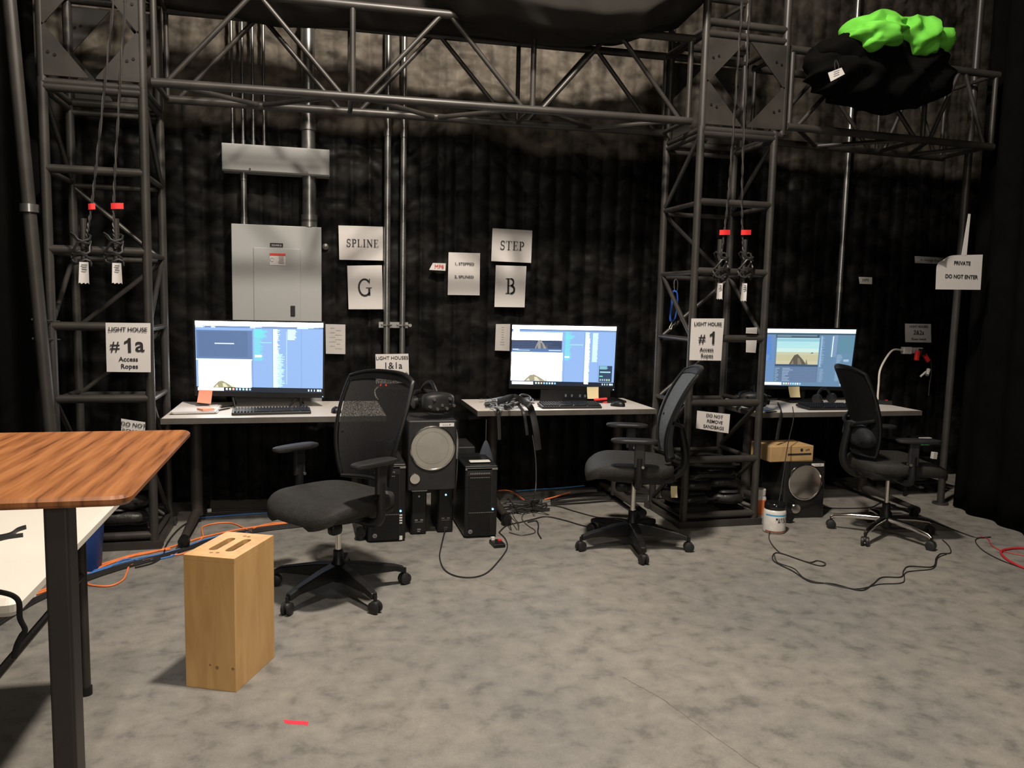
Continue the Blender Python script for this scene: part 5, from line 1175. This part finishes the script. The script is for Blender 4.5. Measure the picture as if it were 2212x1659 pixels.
# ------------------------------------------------------------------ overhead cloth and bundles
LIP = [(-.95, 3.30), (.55, 3.27), (.70, 3.20), (.85, 3.08), (1.05, 3.06), (1.35, 3.02), (1.6, 3.02), (1.85, 3.06), (2.1, 3.18), (2.35, 3.34)]
BACKZ = [(-.95, 3.13), (-.6, 3.10), (-.2, 3.06), (.3, 3.08), (.8, 3.12), (1.3, 3.11), (1.6, 3.11), (1.9, 3.16), (2.35, 3.30)]
def lerp(tab, x):
    for (a, b), (c_, d_) in zip(tab, tab[1:]):
        if x <= c_: k = (x-a)/(c_-a); k = k*k*(3-2*k); return b+(d_-b)*max(0, min(1, k))
    return tab[-1][1]
def cl(u, v):
    x = -.93+3.28*u; zl, zb = lerp(LIP, x), lerp(BACKZ, x)
    yl = 4.86-.30*max(0, min(1, (x-.6)/.4))
    prof = [(5.26, zb+.20), (5.22, zb+.03), (5.05, zb-.005), (4.90, (zb+zl)/2-.01), (yl, zl), (yl-.10, zl+.09), (yl-.12, zl+.22), (yl-.03, zl+.36)]
    k = v*(len(prof)-1); i = min(int(k), len(prof)-2); f_ = k-i
    y = prof[i][0]*(1-f_)+prof[i+1][0]*f_; z = prof[i][1]*(1-f_)+prof[i+1][1]*f_
    w_ = noise.noise(Vector((x*2.2+z*1.5, y*3, z*2)))*.045+noise.noise(Vector((x*7+z*6, y*8, 2)))*.014
    return Vector((x+.2*w_, y+w_*.7, z+w_*.8+ (.02*noise.noise(Vector((x*18, 0, 5))) if v < .15 else 0)))
o = MB().grid(cl, 150, 60, (0, 0, .004)).build('overhead_cloth', CLOTH2, smooth=True)
for md in list(o.modifiers): o.modifiers.remove(md)
sb = o.modifiers.new('s', 'SMOOTH'); sb.iterations = 3
tag(o, 'grey-black cloth billowing over the top of the long truss', 'cloth')
def bundle(name, label, c, d, seed, mat, cat, fold=.32, freq=7, rzb=0, tw=None):
    t = thing(name, label, cat, Vector(c)-Vector((0, 0, d[2]/2)), rzb)
    def fn(p):
        q = Vector(p)
        if tw: q.z += tw(q.x/(d[0]/2)); q.y *= 1
        n_ = q.normalized() if q.length > 0 else q
        f1 = 1-abs(noise.noise(Vector((q.x*freq*.6+q.z*freq*.9+seed, q.y*freq*.5, q.z*freq*1.6-q.x*freq))))*2
        f2 = noise.noise(Vector((q.x*freq*2.5+seed, q.y*freq*2, q.z*freq*3)))
        return q+n_*(fold*d[2]*.30*f1+.05*d[2]*f2)
    o = MB().sell((0, 0, d[2]/2), d, .8, .8, 110, 60, fn).build('fabric', mat, t, smooth=True)
    for md in list(o.modifiers): o.modifiers.remove(md)
    return t
gt = bundle('green_cloth', 'bright green screen cloth bunched on top of the black bundle', (3.30, 4.30, 3.095), (.44, .24, .15), 3.3, GREEN, 'cloth', .62, 6.5, 0, lambda x: .05*math.cos(x*1.5))
gp = gt
for (x, y, z, dx, dz, sd, ry_) in ((.26, -.02, .09, .40, .16, 7.7, 0), (-.10, -.10, .035, .24, .09, 1.7, 0), (.03, -.02, .08, .13, .15, 4.1, 0)):
    def fn(p, sd=sd):
        q = Vector(p); n_ = q.normalized() if q.length else q
        f1 = 1-abs(noise.noise(Vector((q.x*5+q.z*9+sd, q.y*4, q.z*9-q.x*9))))*2
        return q+n_*(.05*f1+.01*noise.noise(q*25))
    o = MB().sell((x, y, z), (dx, .24, dz), .8, .8, 90, 48, fn).build('fold', GREEN, gt, smooth=True)
    for md in list(o.modifiers): o.modifiers.remove(md)
bundle('black_cloth_bundle', 'large bundle of black cloth slung over the right truss', (3.42, 4.40, 2.93), (.92, .40, .36), 9.1, CLOTH, 'cloth', .5, 5)
bundle('black_cloth_bundle', 'smaller black cloth roll at the left end of the bundle', (3.13, 4.36, 3.00), (.36, .32, .20), 2.2, CLOTH, 'cloth', .5, 6)
t = thing('luggage_tag', 'white tag tied to the black cloth bundle on the right truss', 'tag', at(1806, 162, 4.2))
a = [at(1789, 157, 4.2), at(1818, 146, 4.2), at(1825, 160, 4.2), at(1795, 176, 4.2)]
MB().add([p for p in a]+[p+Vector((0, .003, 0)) for p in a], [(0, 3, 2, 1), (4, 5, 6, 7), (0, 1, 5, 4), (1, 2, 6, 5), (2, 3, 7, 6), (3, 0, 4, 7)]).build('card', PAPER, t, world=True)
mb = MB(); m_ = (a[0]+a[1]+a[2]+a[3])/4; dd_ = (a[1]-a[0]).normalized()
for k in range(3):
    p = m_+Vector((0, -.001, .014-.012*k)); mb.add([p-dd_*.02, p+dd_*.02, p+dd_*.02+Vector((0, 0, .003)), p-dd_*.02+Vector((0, 0, .003))], [(0, 1, 2, 3)])
mb.build('handwriting', INKG, t, world=True)
MB().tube(spline([at(1804, 150, 4.205), at(1803, 138, 4.21), at(1806, 130, 4.22), at(1811, 140, 4.21), at(1812, 150, 4.205)], 5), .003, 6).build('cord', BKC, t, world=True, smooth=True)
